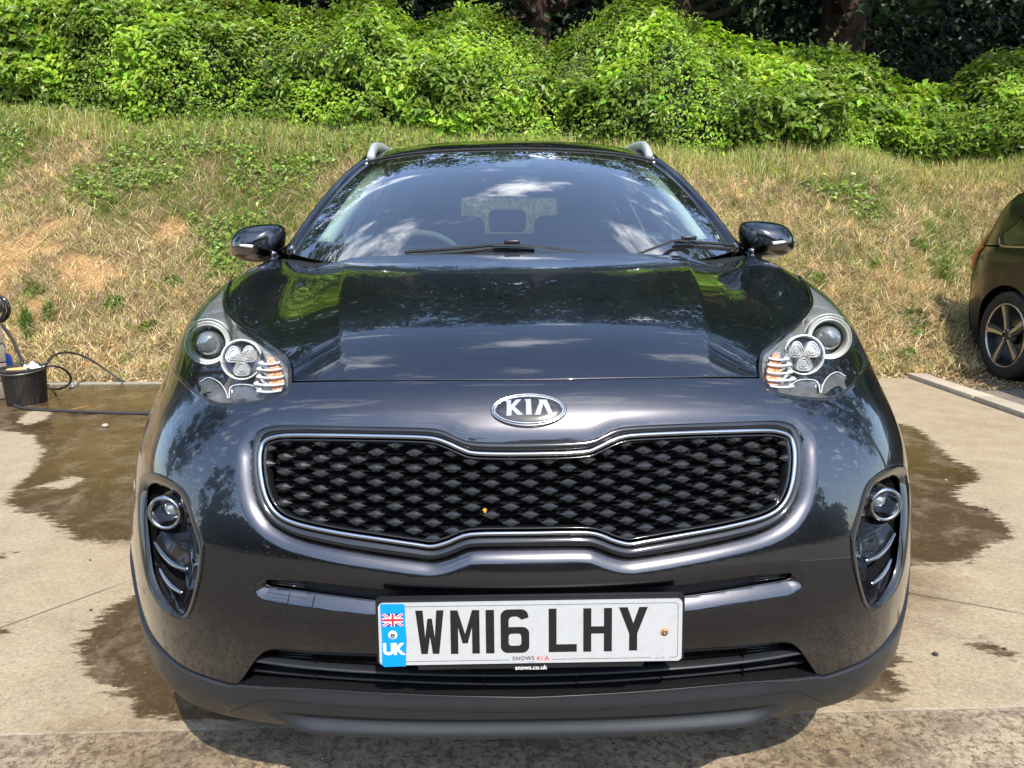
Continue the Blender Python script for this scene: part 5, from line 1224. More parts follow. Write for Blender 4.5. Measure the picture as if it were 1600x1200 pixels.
for s in (1, -1):
    M_ = (lambda V: V) if s == 1 else mirX
    FF = (lambda F: F) if s == 1 else flip
    # A pillar, roof side rail
    wl = SN(np.array([[wu, v] for v in np.linspace(.0, wv, 14)]), 0, WSf)[0]
    rl = RFf(np.full(16, ru_*1.0), np.linspace(.5, rv_, 16))
    path = np.concatenate([wl+np.array([.012, .018, -.006]), rl+np.array([.012, 0, -.016])]); path = catmull(path, step=.03)
    V, F = sweep(path, 1, 12, flat=(.020, .030), up=(-.45, -.35, .8)); mk('pillar_a', M_(V), FF(F), 'paint', car)
    V, F = sweep(wl+np.array([-.002, .0, .002]), .0045, 6); mk('pillar_seal', M_(V), FF(F), 'rubber', car)
    # pale trim on the cabin side of the pillar
    inn = wl[1:]+np.array([-.078, .055, -.02]); V, F = sweep(catmull(inn, step=.03), 1, 10, flat=(.030, .055), up=(-.45, -.35, .8)); mk('pillar_trim', M_(V), FF(F), 'trim_grey', car)
    # roof bar
    Y = np.linspace(2.12, 3.85, 40); t = (Y-2.12)/1.73; h = np.interp(t, [0, .04, .10, .2, .8, .93, 1], [-.022, .002, .016, .020, .020, .006, -.02])
    zr = np.interp(Y, [1.945, 2.25, 2.6, 3.0, 3.5, 3.9], [1.468, 1.520, 1.545, 1.551, 1.535, 1.505]); xr = np.interp(Y, [2.1, 2.6, 3.9], [.585, .600, .585])
    V, F = sweep(np.stack([xr, Y, zr+h+.004], 1), 1, 10, flat=(.017, .024), up=(0, 0, 1)); mk('roof_bar', M_(V), FF(F), 'satin_silver', car)
# body side surface X = f(Y, z)
def side_x(Y, z):
    w = np.interp(z, [.2, .32, .5, .72, .88, 1.0, 1.07, 1.10], [.86, .895, .918, .925, .915, .885, .845, .83])
    w = w-.10*np.clip((Y-3.6)/.9, 0, 1)**2.2
    return w+.004*np.exp(-((z-.86)/.02)**2)
def side_panel(name, outer, holes=(), mat='paint', s=1, step=.035, off=0.0, flange=.012):
    o = resample(catmull(outer, True, .03, kinks=range(len(outer))), .02, True)
    lo, hi = o.min(0), o.max(0); g = np.stack(np.meshgrid(np.arange(lo[0], hi[0], step), np.arange(lo[1], hi[1], step)), -1).reshape(-1, 2)
    ok = inpoly(g, o) & (polydist(g, o) > step*.45)
    for h in holes: ok &= ~inpoly(g, h) & (polydist(g, h) > step*.45)
    co, F = cdt_fill(o, holes, g[ok]); P = np.stack([side_x(co[:, 0], co[:, 1])+off, co[:, 0], co[:, 1]], 1); nn = len(P)
    k = len(o); q = np.stack([side_x(o[:, 0], o[:, 1])+off, o[:, 0], o[:, 1]], 1); V = np.concatenate([P, q, q-np.array([flange, 0, 0])]); F = F.tolist()+[[nn+i, nn+(i+1) % k, nn+k+(i+1) % k, nn+k+i] for i in range(k)]
    F = flip(F) if False else F
    if s == 1: return mk(name, V, F, mat, car, sharp=40)
    return mk(name, mirX(V), flip(F), mat, car, sharp=40)
arcR = lambda cy, cz, r, a0, a1, k=18: [(cy+r*math.cos(math.radians(a0+(a1-a0)*i/k)), cz+r*math.sin(math.radians(a0+(a1-a0)*i/k))) for i in range(k+1)]
for s in (1, -1):
    M_ = (lambda V: V) if s == 1 else mirX
    FF = (lambda F: F) if s == 1 else flip
    side_panel('front_door', [(1.40, .34), (2.42, .34), (2.46, .70), (2.47, 1.095), (1.46, 1.095), (1.40, .8)], s=s)
    side_panel('rear_door', [(2.428, .34), (3.18, .34), (3.22, .50), (3.40, .72), (3.46, .80), (3.50, 1.095), (2.478, 1.095), (2.468, .70)], s=s)
    side_panel('rear_wing', [(3.188, .34)]+arcR(3.58, .36, .385, 181, 100, 10)+arcR(3.58, .36, .385, 95, 0, 12)+[(4.40, .40), (4.42, .8), (4.34, 1.095), (3.508, 1.095), (3.468, .80), (3.40, .71), (3.225, .5)], s=s)
    side_panel('sill', [(1.30, .20), (3.20, .20), (3.19, .335), (1.30, .335)], mat='clad_plastic', s=s, off=.008)
    # arch trims and wheels
    for cy in (.91, 3.58):
        a = np.array(arcR(cy, .35, .393, 0, 180, 40)); P = np.stack([side_x(a[:, 0], a[:, 1])+(.004 if cy > 2 else .006), a[:, 0], a[:, 1]], 1)
        if cy < 2: P[:, 0] = np.interp(a[:, 0], [.5, .6, .9, 1.3], [.905, .918, .928, .920])
        V, F = sweep(P, 1, 8, flat=(.026, .010), up=(1, 0, 0)); mk('wheel_arch_trim', M_(V), FF(F), 'clad_plastic', car)
        V, F = lathe((.80, cy, .375), (1, 0, 0), [(.38, .07), (.38, -.22), (.05, -.22)], 36, (False, True)); mk('wheel_arch_liner', M_(V), FF(flip(F)), 'dark_void', car)
        c = np.array([.905, cy, .345])
        V, F = lathe(c-np.array([.22, 0, 0]), (1, 0, 0), [(.24, 0), (.315, .0), (.338, .012), (.345, .03), (.346, .19), (.338, .212), (.315, .226), (.24, .222), (.235, .15)], 56, (False, False)); wh = mk('wheel', M_(V), FF(F), 'rubber', car)
        V, F = lathe(c, (1, 0, 0), [(.245, -.03), (.24, .002), (.228, .000), (.222, -.05), (.20, -.12), (.05, -.12)], 48, (False, True)); mk('rim', M_(V), FF(F), 'alloy_dark', wh)
        for k in range(5):
            a = 2*math.pi*k/5+.3; d = np.array([0, math.cos(a), math.sin(a)]); V, F = sweep([c-np.array([.03, 0, 0])+d*.03, c-np.array([.02, 0, 0])+d*.13, c-np.array([.008, 0, 0])+d*.232], [1, .8, 1.1], 6, flat=(.028, .012), up=(1, 0, 0)); mk('spoke', M_(V), FF(F), 'satin_silver', wh)
    # side windows and pillars
    def gh(y, t):      # greenhouse side: t 0 at belt, 1 at roof edge
        zb = 1.10+.02*np.clip((y-2)/2, 0, 1); ytop = y
        zt = np.interp(y, [1.40, 1.6, 1.8, 2.05, 2.6, 3.2, 3.8, 4.25], [1.12, 1.22, 1.34, 1.455, 1.53, 1.535, 1.49, 1.42]); xb = side_x(np.array(y), np.array(1.10))-.012; xt = np.interp(y, [1.4, 1.6, 1.8, 2.1, 2.6, 3.8, 4.25], [.775, .725, .675, .62, .615, .60, .57])
        z = zb+(zt-zb)*t; return np.array([xb+(xt-xb)*t-.018*math.sin(math.pi*t)*0, y, z])
    def ghp(name, y0, y1, mat, off=0, par=car, n_=14):
        G = np.array([[gh(y, t) for y in np.linspace(y0, y1, n_)] for t in np.linspace(0, 1, 8)]); G[..., 0] += off; k = G.shape[1]
        F = [[j*k+i, j*k+i+1, (j+1)*k+i+1, (j+1)*k+i] for j in range(7) for i in range(k-1)]; return mk(name, M_(G.reshape(-1, 3)), FF(F), mat, par)
    ghp('side_window', 1.44, 2.40, 'side_glass'); ghp('pillar_b', 2.40, 2.52, 'gloss_black', .002); ghp('side_window', 2.52, 3.45, 'side_glass'); ghp('pillar_c', 3.45, 3.75, 'paint', .002); ghp('quarter_window', 3.75, 4.0, 'side_glass'); ghp('pillar_d', 4.0, 4.25, 'paint', .002)
    # inside faces of the pillars and window frames, pale trim
    for y in (2.46, 3.55):
        pts = [gh(y, t)+np.array([-.05, 0, 0]) for t in np.linspace(-.1, 1, 8)]; V, F = sweep(pts, 1, 8, flat=(.05, .015), up=(1, 0, 0)); mk('pillar_trim', M_(V), FF(F), 'trim_grey', car)
    for tz, y0_, y1_ in ((.04, 1.75, 4.0), (.97, 2.05, 4.0)):
        pts = np.array([gh(y, tz)+np.array([-.035, 0, 0]) for y in np.linspace(y0_, y1_, 16)]); V, F = sweep(pts, 1, 6, flat=(.022, .016), up=(0, 0, 1)); mk('door_trim', M_(V), FF(F), 'trim_grey', car)
    bl = np.stack([side_x(np.linspace(1.45, 4.2, 30), np.full(30, 1.10))-.004, np.linspace(1.45, 4.2, 30), np.full(30, 1.105)], 1); V, F = sweep(bl, 1, 6, flat=(.010, .008), up=(1, 0, 0)); mk('belt_moulding', M_(V), FF(F), 'dark_chrome', car)
    # door mirror
    dpt = 1.50
    def mp_(x, y, d=0): p = at_y(x, y, dpt+d); return p
    out = catmull([(359, 378), (364, 366), (378, 355), (405, 350), (430, 350), (440, 354), (443, 364), (442, 380), (437, 397), (425, 407), (405, 411), (384, 409), (366, 402), (359, 392)], True, 6)
    c = at_y(402, 380, dpt); Pm_ = np.array([at_y(a, b, dpt) for a, b in out])
    loops = []
    for d, k in ((-.085, .02), (-.083, .25), (-.075, .48), (-.060, .68), (-.040, .84), (-.015, .95), (.012, 1.0), (.040, 1.0), (.052, .96), (.052, .90), (.035, .86)):
        L = c+(Pm_-c)*k; L[:, 1] = dpt+d+.10*(L[:, 0]-c[0])*(-.6); loops.append(L)
    V, F = loft(loops, caps=(True, True)); V[:, 0] += 0
    mir = mk('door_mirror', M_(V), FF(flip(F)), 'paint', car, sharp=50)
    strip = catmull([(361, 381), (372, 382.5), (385, 384), (396, 385.5)], False, 3)
    def mirr_surf(x, y, lift=.004):
        # march onto the shell
        p = at_y(x, y, dpt); r = np.max([np.linalg.norm((p-c)[[0, 2]])/max(1e-6, np.interp(math.atan2(p[2]-c[2], p[0]-c[0]), *ANG)), 0]) ; r = min(r, 1)
        d = np.interp(r, [.02, .25, .48, .68, .84, .95, 1.0], [-.085, -.083, -.075, -.060, -.040, -.015, .012])
        q = at_y(x, y, dpt+d); q[1] = dpt+d+.10*(q[0]-c[0])*(-.6)-lift; return q
    an = np.arctan2(Pm_[:, 2]-c[2], Pm_[:, 0]-c[0]); o_ = np.argsort(an); rad = np.linalg.norm((Pm_-c)[:, [0, 2]], axis=1); ANG = (np.r_[an[o_]-2*math.pi, an[o_], an[o_]+2*math.pi], np.tile(rad[o_], 3))
    pts = np.array([mirr_surf(a, b, .005) for a, b in strip]); V, F = sweep(pts, 1, 8, flat=(.007, .0058), up=(0, 0, 1)); mk('mirror_indicator', M_(V), FF(F), 'silver_plastic', mir)
    low_ = catmull([(361, 396), (380, 400), (405, 403), (425, 402), (440, 396)], False, 3); pts = np.array([mirr_surf(a, b, .001) for a, b in low_]); V, F = sweep(pts, 1, 6, flat=(.002, .0012), up=(0, 0, 1)); mk('mirror_seam', M_(V), FF(F), 'dark_void', mir)
    V, F = sweep([c+np.array([.03, .0, -.045]), c+np.array([.09, .0, -.060]), np.array([-.84, dpt-.02, 1.065]), np.array([-.78, dpt+.02, 1.06])], 1, 10, flat=(.040, .028), up=(0, 0, 1)); mk('mirror_arm', M_(V), FF(F), 'satin_black', mir)
    fr = np.concatenate([Pm_[:, :1], np.full((len(Pm_), 1), dpt+.037), Pm_[:, 2:]], 1); cc = fr.mean(0); V = np.concatenate([cc+(fr-cc)*.84, [cc]]); k = len(fr); mk('mirror_glass', M_(V), FF([[i, (i+1) % k, k] for i in range(k)]), 'chrome', mir)
# rear end
rows = [[[0, 4.46, .30], [.4, 4.45, .30], [.7, 4.36, .30], [.84, 4.25, .30]], [[0, 4.48, .5], [.4, 4.47, .5], [.72, 4.40, .5], [.88, 4.30, .5]], [[0, 4.47, .72], [.4, 4.46, .72], [.72, 4.39, .72], [.885, 4.30, .72]],
        [[0, 4.44, .95], [.4, 4.43, .95], [.7, 4.36, .95], [.85, 4.27, .95]], [[0, 4.36, 1.10], [.38, 4.35, 1.10], [.66, 4.29, 1.10], [.80, 4.22, 1.10]], [[0, 4.22, 1.32], [.34, 4.21, 1.32], [.58, 4.17, 1.31], [.70, 4.12, 1.30]], [[0, 4.08, 1.52], [.3, 4.08, 1.52], [.50, 4.08, 1.505], [.60, 4.08, 1.48]]]
RRf, qu, qv = net_fn(rows)
o4 = resample(np.array([(-qu, 0), (qu, 0), (qu, qv), (-qu, qv)]), .12, True); h4 = resample(rr_uv(-1.75, 1.75, 4.15, 5.45, .3, .2), .08, True)
co, F = cdt_fill(o4, [h4], np.array([(a, b) for a in np.arange(-qu+.2, qu, .25) for b in np.arange(.2, 3.9, .25)])); P, n = SN(co, 0, RRf); tg = mk('tailgate', P, flip(F.tolist()), 'paint', car)
co, F = cdt_fill(h4); P, n = SN(co, -.003, RRf); mk('rear_window', P, flip(F.tolist()), 'rear_glass', tg)
for s in (1, -1):
    u = np.linspace(.8, 2.9, 16)*s; a = SN(np.stack([u, np.full(16, 3.35)], 1), 0, RRf)[0]; V, F = sweep(a, 1, 8, flat=(.03, .05), up=(0, 0, 1)); mk('tail_light', V, F, 'red_lamp', car)
# cabin
mb = MB(); mb.add(*rbox((0, 2.9, .32), (1.6, 3.0, .05), .01)); mb.build('floor_pan', 'dark_void', car)
# dashboard: broad curved top under the windscreen
U = np.linspace(-1, 1, 30); rows_ = []
for (y, z) in ((1.25, 1.00), (1.45, 1.045), (1.62, 1.075), (1.78, 1.085), (1.90, 1.065), (1.95, .98), (1.93, .75)):
    rows_.append(np.stack([U*.74, y+.12*U**2*(y < 1.6), z-.02*U**2+.018*np.exp(-((U+.50)/.16)**2)*(y > 1.6)], 1))
V, F = loft(rows_, closed=False); mk('dashboard', V, flip(F), 'dash_plastic', car)
wc = np.array([-.375, 2.06, 1.0]); wn_ = np.array([0, .92, .42])
V, F = sweep(ring_pts(wc, wn_, .188, k=56), .0155, 10, True); sw = mk('steering_wheel', V, F, 'seat_cloth', car)
x, y, w = frame_from(wn_)
V, F = rbox((0, 0, 0), (.14, .12, .05), .02, 3); V = wc+V@np.array([x, y, w])-w*.02; mk('wheel_hub', V, F, 'dash_plastic', sw)
for a in (0, 180, 270):
    a = math.radians(a); d = x*math.cos(a)+y*math.sin(a); V, F = sweep([wc+d*.05-w*.01, wc+d*.18], 1, 6, flat=(.018, .010), up=w); mk('wheel_spoke', V, F, 'satin_silver', sw)
def seat(x, y, w_, rear=False):
    V, F = rbox((x, y-.22, .62), (w_, .52, .16), .05, 3); s_ = mk('seat', V, F, 'seat_cloth', car)
    R_ = Matrix.Rotation(math.radians(-14), 3, 'X'); V, F = rbox((0, 0, .30), (w_, .13, .62), .05, 3); V = V@np.array(R_).T+np.array([x, y+.02, .66]); mk('backrest', V, F, 'seat_cloth', s_)
    if rear: return s_
    V, F = rbox((0, 0, .71), (.27, .10, .20), .045, 4); V = V@np.array(R_).T+np.array([x, y+.02, .64]); mk('headrest', V, F, 'seat_cloth', s_)
    for dx in (-.07, .07):
        V, F = sweep([np.array([x+dx, y+.15, 1.20]), np.array([x+dx, y+.175, 1.30])], .006, 8); mk('headrest_post', V, F, 'chrome', s_)
    return s_
seat(-.37, 2.45, .50); seat(.37, 2.45, .50)
V, F = rbox((0, 3.45, .95), (1.30, .16, .44), .05, 3); bench = mk('rear_bench', V, F, 'seat_cloth', car)
for x in (-.42, 0, .42):
    V, F = rbox((x, 3.52, 1.245 if x == 0 else 1.25), (.225, .09, .135), .035, 4); mk('headrest', V, F, 'seat_cloth', bench)
V, F = rbox((0, 1.98, 1.395), (.24, .03, .065), .014, 3); rm = mk('rear_view_mirror', V, F, 'seat_cloth', car)
V, F = sweep([np.array([0, 1.97, 1.42]), np.array([0, 1.90, 1.475])], .012, 8); mk('mirror_stalk', V, F, 'seat_cloth', rm)
# scuttle panel under the bonnet's rear edge
U = np.linspace(-1, 1, 40); V, F = loft([np.stack([U*.80, 1.13+.20*U**2, 1.062+.0*U], 1), np.stack([U*.80, 1.21+.25*U**2, 1.058+.03*U**2], 1), np.stack([U*.80, 1.30+.25*U**2, 1.05+.03*U**2], 1)], closed=False); mk('scuttle_panel', V, F, 'clad_plastic', car)
# wipers, lying on the glass
def on_glass(px, py, lift):
    d = ray(px, py); best = None
    U_, V_ = np.meshgrid(np.linspace(-wu, wu, 161), np.linspace(0, wv, 161)); 
    global _wg, _wq
    try: _wq
    except NameError: _wg = SN(np.stack([U_, V_], -1).reshape(-1, 2), 0, WSf); _wq = proj(_wg[0])
    k = int(np.argmin(((_wq-[px, py])**2).sum(1))); z_ = (_wg[0][k]-CAM)@FWD
    P = CAM+d*(z_/(d@FWD)); return P+_wg[1][k]*lift
def wiper(arm, blade, knee):
    pts = np.array([on_glass(a, b, l) for a, b, l in arm]); V, F = sweep(catmull(pts, step=.02), 1, 6, flat=(.007, .003), up=(0, -.5, .85)); w_ = mk('wiper_arm', V, F, 'rubber', car, sharp=30)
    b = np.array([on_glass(x, y, l) for x, y, l in blade]); V, F = sweep(catmull(b, step=.02), 1, 6, flat=(.004, .0055), up=(0, -.3, .9)); mk('wiper_blade', V, F, 'rubber', w_, sharp=30)
    b2 = b.copy()-np.array([0, .0, .012]); V, F = sweep(catmull(b2, step=.02), 1, 4, flat=(.002, .005), up=(0, -.3, .9)); mk('wiper_rubber', V, F, 'silver_plastic' if False else 'rubber', w_)
    p = on_glass(*knee); V, F = rbox(p, (.05, .018, .014), .004, 2); mk('wiper_hinge', V, F, 'satin_black', w_)
wiper([(942, 403, .010), (900, 399, .014), (850, 394, .018), (800, 391, .020), (772, 390, .018)], [(634, 398, .010), (690, 395, .012), (740, 391, .012), (772, 388, .012), (835, 390, .012)], (800, 388, .024))
wiper([(990, 404, .010), (1010, 399, .02), (1040, 390, .026), (1052, 384, .022), (1075, 384, .018)], [(1052, 383, .012), (1080, 383, .012), (1110, 385, .012), (1146, 388, .012)], (1072, 381, .024))
# ---------------------------------------------------------------- bucket, hoses, timber box, stones, the other car
b0 = at_z(43, 629, 0); bs_ = np.dot(b0-CAM, FWD)/F_PX; R1, R0, HB = 31.5*bs_, 27.5*bs_, .262
bucket = thing('bucket', 'black plastic bucket standing at the foot of the bank on wet concrete', 'bucket', tuple(b0))
t = simple('bucket_plastic', (.030, .030, .030), .45, var=.25, scale=18)
t.set(color=t.mix(t.rng(t.noise(1, 6, .8, vec=t.node('ShaderNodeMapping', ins={'Vector': t.pos(), 'Scale': (60., 60., 4.)}).outputs[0]), .5, .75), (.028, .028, .028), (.12, .115, .10)))
V, F = lathe((0, 0, 0), (0, 0, 1), [(R0*.96, 0), (R0, .006), (R1*.985, HB-.03), (R1*1.0, HB-.028), (R1*1.04, HB-.02), (R1*1.05, HB-.003), (R1*1.03, HB), (R1*.985, HB-.004), (R1*.96, HB-.05), (R0*.93, .01), (.001, .01)], 48, (True, False), up=(0, 1, 0)); mk('body', V, F, 'bucket_plastic', bucket)
th = np.linspace(0, math.pi, 24); V, F = sweep(np.stack([np.cos(th)*R1*1.05, -np.sin(th)*R1*1.10, HB-.014-np.sin(th)*.02], 1), .004, 6); mk('handle', V, F, 'steel', bucket)
simple('sponge', (.60, .38, .14), .95, var=.3, scale=60); simple('cloth_white', (.72, .72, .70), .9, var=.08)
V, F = rbox((0, 0, 0), (.15, .09, .045), .016, 3); o = mk('sponge', V, F, 'sponge', None); o.location = (b0[0]-.02, b0[1]-.05, HB-.03); o.rotation_euler = (.2, -.06, .12); tag(o, 'tan sponge lying in the top of the black bucket', 'sponge')
X, Y = np.meshgrid(np.linspace(-1, 1, 16), np.linspace(-1, 1, 12)); Z = .02*np.sin(X*4+Y*3)+.015*np.cos(Y*6-X*2); V = np.stack([X*.055, Y*.05, Z], -1).reshape(-1, 3); F = [[j*16+i, j*16+i+1, (j+1)*16+i+1, (j+1)*16+i] for j in range(11) for i in range(15)]; o = mk('cloth', V, F, 'cloth_white', None); o.location = (b0[0]+.075, b0[1]+.0, HB-.012); o.rotation_euler = (.25, .1, .3); tag(o, 'crumpled white cloth in the bucket beside the tan sponge', 'cloth')
simple('hose_black', (.030, .031, .032), .5, var=.2)
def zpt(px, py, z): return at_z(px, py, z)
def ypt(px, py, y): return at_y(px, py, y)
def on_bank(px, py, lift=.015):
    d = ray(px, py); s_ = np.linspace(5.0, 12, 900); Q = CAM+np.outer(s_, d); h = np.where(Q[:, 1] > bank_base(Q[:, 0]), bank_h(Q[:, 0], Q[:, 1]), 0); k = int(np.argmax(Q[:, 2] < h+lift)); return Q[k]
def hose(pts, r, lab, name='hose'):
    V, F = sweep(catmull(np.array(pts), step=.02), r, 8); return tag(mk(name, V, F, 'hose_black'), lab, 'hose', group='black hoses by the bucket')
hose([zpt(18, 629, .012), zpt(30, 636, .010), zpt(60, 640, .010), zpt(120, 643, .010), zpt(180, 645, .010), zpt(236, 646, .010), np.array([-1.9, 3.75, .012]), np.array([-1.2, 3.72, .012])], .0105, 'black hose lying across the wet concrete from the bucket to the grey car')
hose([ypt(73, 568, 4.28), ypt(82, 557, 4.42), ypt(98, 551, 4.62), ypt(120, 553, 4.82), ypt(145, 564, 4.90), ypt(170, 581, 4.94), ypt(198, 598, 4.93), ypt(222, 603, 4.90), ypt(245, 605, 4.88), np.array([-2.2, 4.80, .02])], .009, 'black hose arching out of the bucket and down along the foot of the bank')
hose([ypt(74, 572, 4.2), ypt(90, 573, 4.25), ypt(103, 579, 4.35), ypt(111, 591, 4.42), ypt(107, 601, 4.42), ypt(95, 607, 4.38), zpt(84, 608, .012), zpt(74, 606, .012)], .008, 'thin black hose looping from the bucket rim back to the ground')
hose([ypt(3, 508, 4.6), ypt(12, 519, 4.55), ypt(20, 532, 4.5), ypt(27, 547, 4.42), ypt(33, 561, 4.33), ypt(36, 570, 4.29)], .012, 'thick black hose dropping from the timber box into the bucket')
# timber box at the left edge
t = NT('weathered_timber'); n = t.noise(1.0, 6, .7, vec=t.node('ShaderNodeMapping', ins={'Vector': t.pos(), 'Scale': (3., 3., 60.)}).outputs[0]); t.set(color=t.mix(n, (.16, .125, .095), (.30, .245, .19)), rough=.85); t.bump(n, .4, .004)
tc_ = at_z(17, 622, 0); box_ = thing('timber_box', 'weathered brown slatted timber box standing at the left edge beside the bucket', 'box', (tc_[0], tc_[1], 0), math.radians(38))
zt_ = [0.0, .135, .27, .405, .54]
for k in range(4):
    z = (zt_[k]+zt_[k+1])/2; sh = 0
    V, F = rbox((-.36+sh*.5, 0, z), (.72+sh, .03, .126), .004, 2); mk('plank', V, F, 'weathered_timber', box_, sharp=30)
    V, F = rbox((-.015+sh, .28, z), (.03, .53, .126), .004, 2); mk('plank', V, F, 'weathered_timber', box_, sharp=30)
for x in (-.03, -.70):
    V, F = rbox((x-.03, .045, .27), (.05, .05, .53), .004, 2); mk('post', V, F, 'weathered_timber', box_, sharp=30)
V, F = rbox((-.38, .26, .552), (.70, .56, .02), .004, 2); mk('lid', V, F, 'weathered_timber', box_, sharp=30)
# reel standing on the box, only its rim in view
rc = ypt(-14, 484, 4.62); reel = thing('hose_reel', 'round black hose reel on the timber box at the left edge of the picture', 'reel', tuple(rc))
V, F = sweep(ring_pts((0, 0, 0), (0, -1, .1), .098, k=40), .014, 8, True); mk('rim', V, F, 'gloss_black', reel)
V, F = sweep(ring_pts((0, .06, 0), (0, -1, .1), .098, k=40), .014, 8, True); mk('rim', V, F, 'gloss_black', reel)
V, F = lathe((0, .075, 0), (0, -1, .1), [(.04, 0), (.04, .09), (.03, .095)], 24, (True, True)); mk('hub', V, F, 'satin_black', reel)
V, F = rbox((0, .04, -.09), (.03, .05, .14), .006, 2); mk('stand', V, F, 'satin_black', reel)
simple('blue_plastic', (.015, .12, .60), .4, var=.12)
bp = at_z(14, 601, 0); blue = thing('container', 'blue plastic container standing behind the black bucket', 'container', tuple(bp)); q = np.dot(bp-CAM, FWD)/F_PX
loops = []
for w_, z in ((.11, 0), (.115, .01), (.115, .20), (.10, .235), (.03, .27), (.022, .285), (.022, .305)): loops.append(np.concatenate([rrect(w_, w_*.8, w_*.25), np.full((28, 1), z)], 1)+np.array([-.02, 0, 0]))
V, F = loft(loops, caps=(True, True)); mk('body', V, F, 'blue_plastic', blue, sharp=45); V, F = rbox((-.02, -.046, .16), (.05, .003, .05), .001, 1); mk('sticker', V, F, 'cloth_white', blue)
V, F = lathe((-.02, 0, .30), (0, 0, 1), [(.026, 0), (.026, .03), (.02, .034)], 16, (True, True), up=(0, 1, 0)); mk('cap', V, F, 'blue_plastic', blue)
# stones on the concrete
simple('dark_stone', (.05, .045, .04), .9, var=.3); simple('pale_stone', (.40, .35, .28), .9, var=.3)
for px, py, r, m, lab in ((1542, 796, .0075, 'dark_stone', 'small dark stone at the edge of the right wet patch'), (1462, 1022, .008, 'dark_stone', 'small dark pebble on dry concrete low on the right'), (1570, 1014, .005, 'dark_stone', 'tiny dark stone near the right edge of the concrete'), (141, 875, .0045, 'dark_stone', 'tiny dark stone on the concrete left of the fog light'), (142, 953, .005, 'dark_stone', 'tiny dark stone beside the left wet patch'), (165, 665, .02, 'pale_stone', 'pinkish pale stone on the wet concrete between bucket and car'), (112, 604, .022, 'pale_stone', 'pale stone at the foot of the bank right of the bucket'), (1478, 750, .006, 'pale_stone', 'pale chip on the right wet patch')):
    c = at_z(px, py, r*.5); bm = bmesh.new(); bmesh.ops.create_icosphere(bm, subdivisions=2, radius=r)
    for v_ in bm.verts: v_.co *= 1+.25*RNG.normal(0, 1)*.5; v_.co.z *= .7
    V = np.array([v_.co[:] for v_ in bm.verts]); F = [[q_.index for q_ in f.verts] for f in bm.faces]; bm.free(); o = mk('stone', V, F, m, None); o.location = tuple(c); tag(o, lab, 'stone', group='loose stones on the concrete')
# a twig in the water
V, F = sweep(catmull(np.array([zpt(112, 640, .006), zpt(125, 637, .012), zpt(141, 635, .008)]), step=.01), .0035, 5); tag(mk('twig', V, F, 'rust'), 'thin orange brown twig lying on the wet concrete by the hose', 'twig')
n = 1500; X = RNG.uniform(-2.4, 2.2, n); Y = np.where(RNG.random(n) < .6, RNG.uniform(-.2, .44, n), RNG.uniform(.44, 3.5, n)); s_ = RNG.uniform(.0008, .0028, n)*np.where(Y < .44, 1.35, .8)
off = np.array([[1, 0, 0], [-1, 0, 0], [0, 1, 0], [0, -1, 0], [0, 0, 1]], float); V = (np.stack([X, Y, np.full(n, .0005)], 1)[:, None]+off[None]*s_[:, None, None]*RNG.uniform(.6, 1.3, (n, 5, 1))).reshape(-1, 3); i = np.arange(n)*5
F = np.concatenate([np.stack([i+a, i+b, i+4], 1) for a, b in ((0, 2), (2, 1), (1, 3), (3, 0))]); tag(mk('grit', V, F, 'edge_stone', None, False), 'fine loose grit scattered over the concrete', 'grit', kind='stuff')

# ---- the other car, its rear quarter against the bank
c2 = thing('parked_car', 'very dark brown SUV parked at the right edge with alloy wheel and red tail light', 'car', (4.86, 4.75, 0), math.radians(-2))
HW = .93
def sx2(y, z):
    w = np.interp(z, [.2, .35, .6, .85, .97, 1.03, 1.1, 1.35, 1.62], [.86, .90, .925, .925, .915, .875, .85, .78, .66])
    return w-.15*np.clip((y-.30)/.46, 0, 1)**1.25-.12*np.clip((-2.6-y)/1.1, 0, 1)**2
def pan2(name, outer, holes=(), mat='other_car_paint', s=-1, off=0., step=.05):
    outer = [(y if y < .4 else .4+(y-.4)*.62, z if z < 1.05 else 1.05+(z-1.05)*.82) for y, z in outer]
    o = resample(catmull(outer, True, .04, kinks=range(len(outer))), .03, True); lo, hi = o.min(0), o.max(0); g = np.stack(np.meshgrid(np.arange(lo[0], hi[0], step), np.arange(lo[1], hi[1], step)), -1).reshape(-1, 2); ok = inpoly(g, o) & (polydist(g, o) > step*.4)
    for h in holes: ok &= ~inpoly(g, h) & (polydist(g, h) > step*.4)
    co, F = cdt_fill(o, holes, g[ok]); P = np.stack([-(sx2(co[:, 0], co[:, 1])+off), co[:, 0], co[:, 1]], 1); P[:, 0] *= -s; F = F.tolist(); return mk(name, P, F if s > 0 else flip(F), mat, c2, sharp=40)
RA = .40
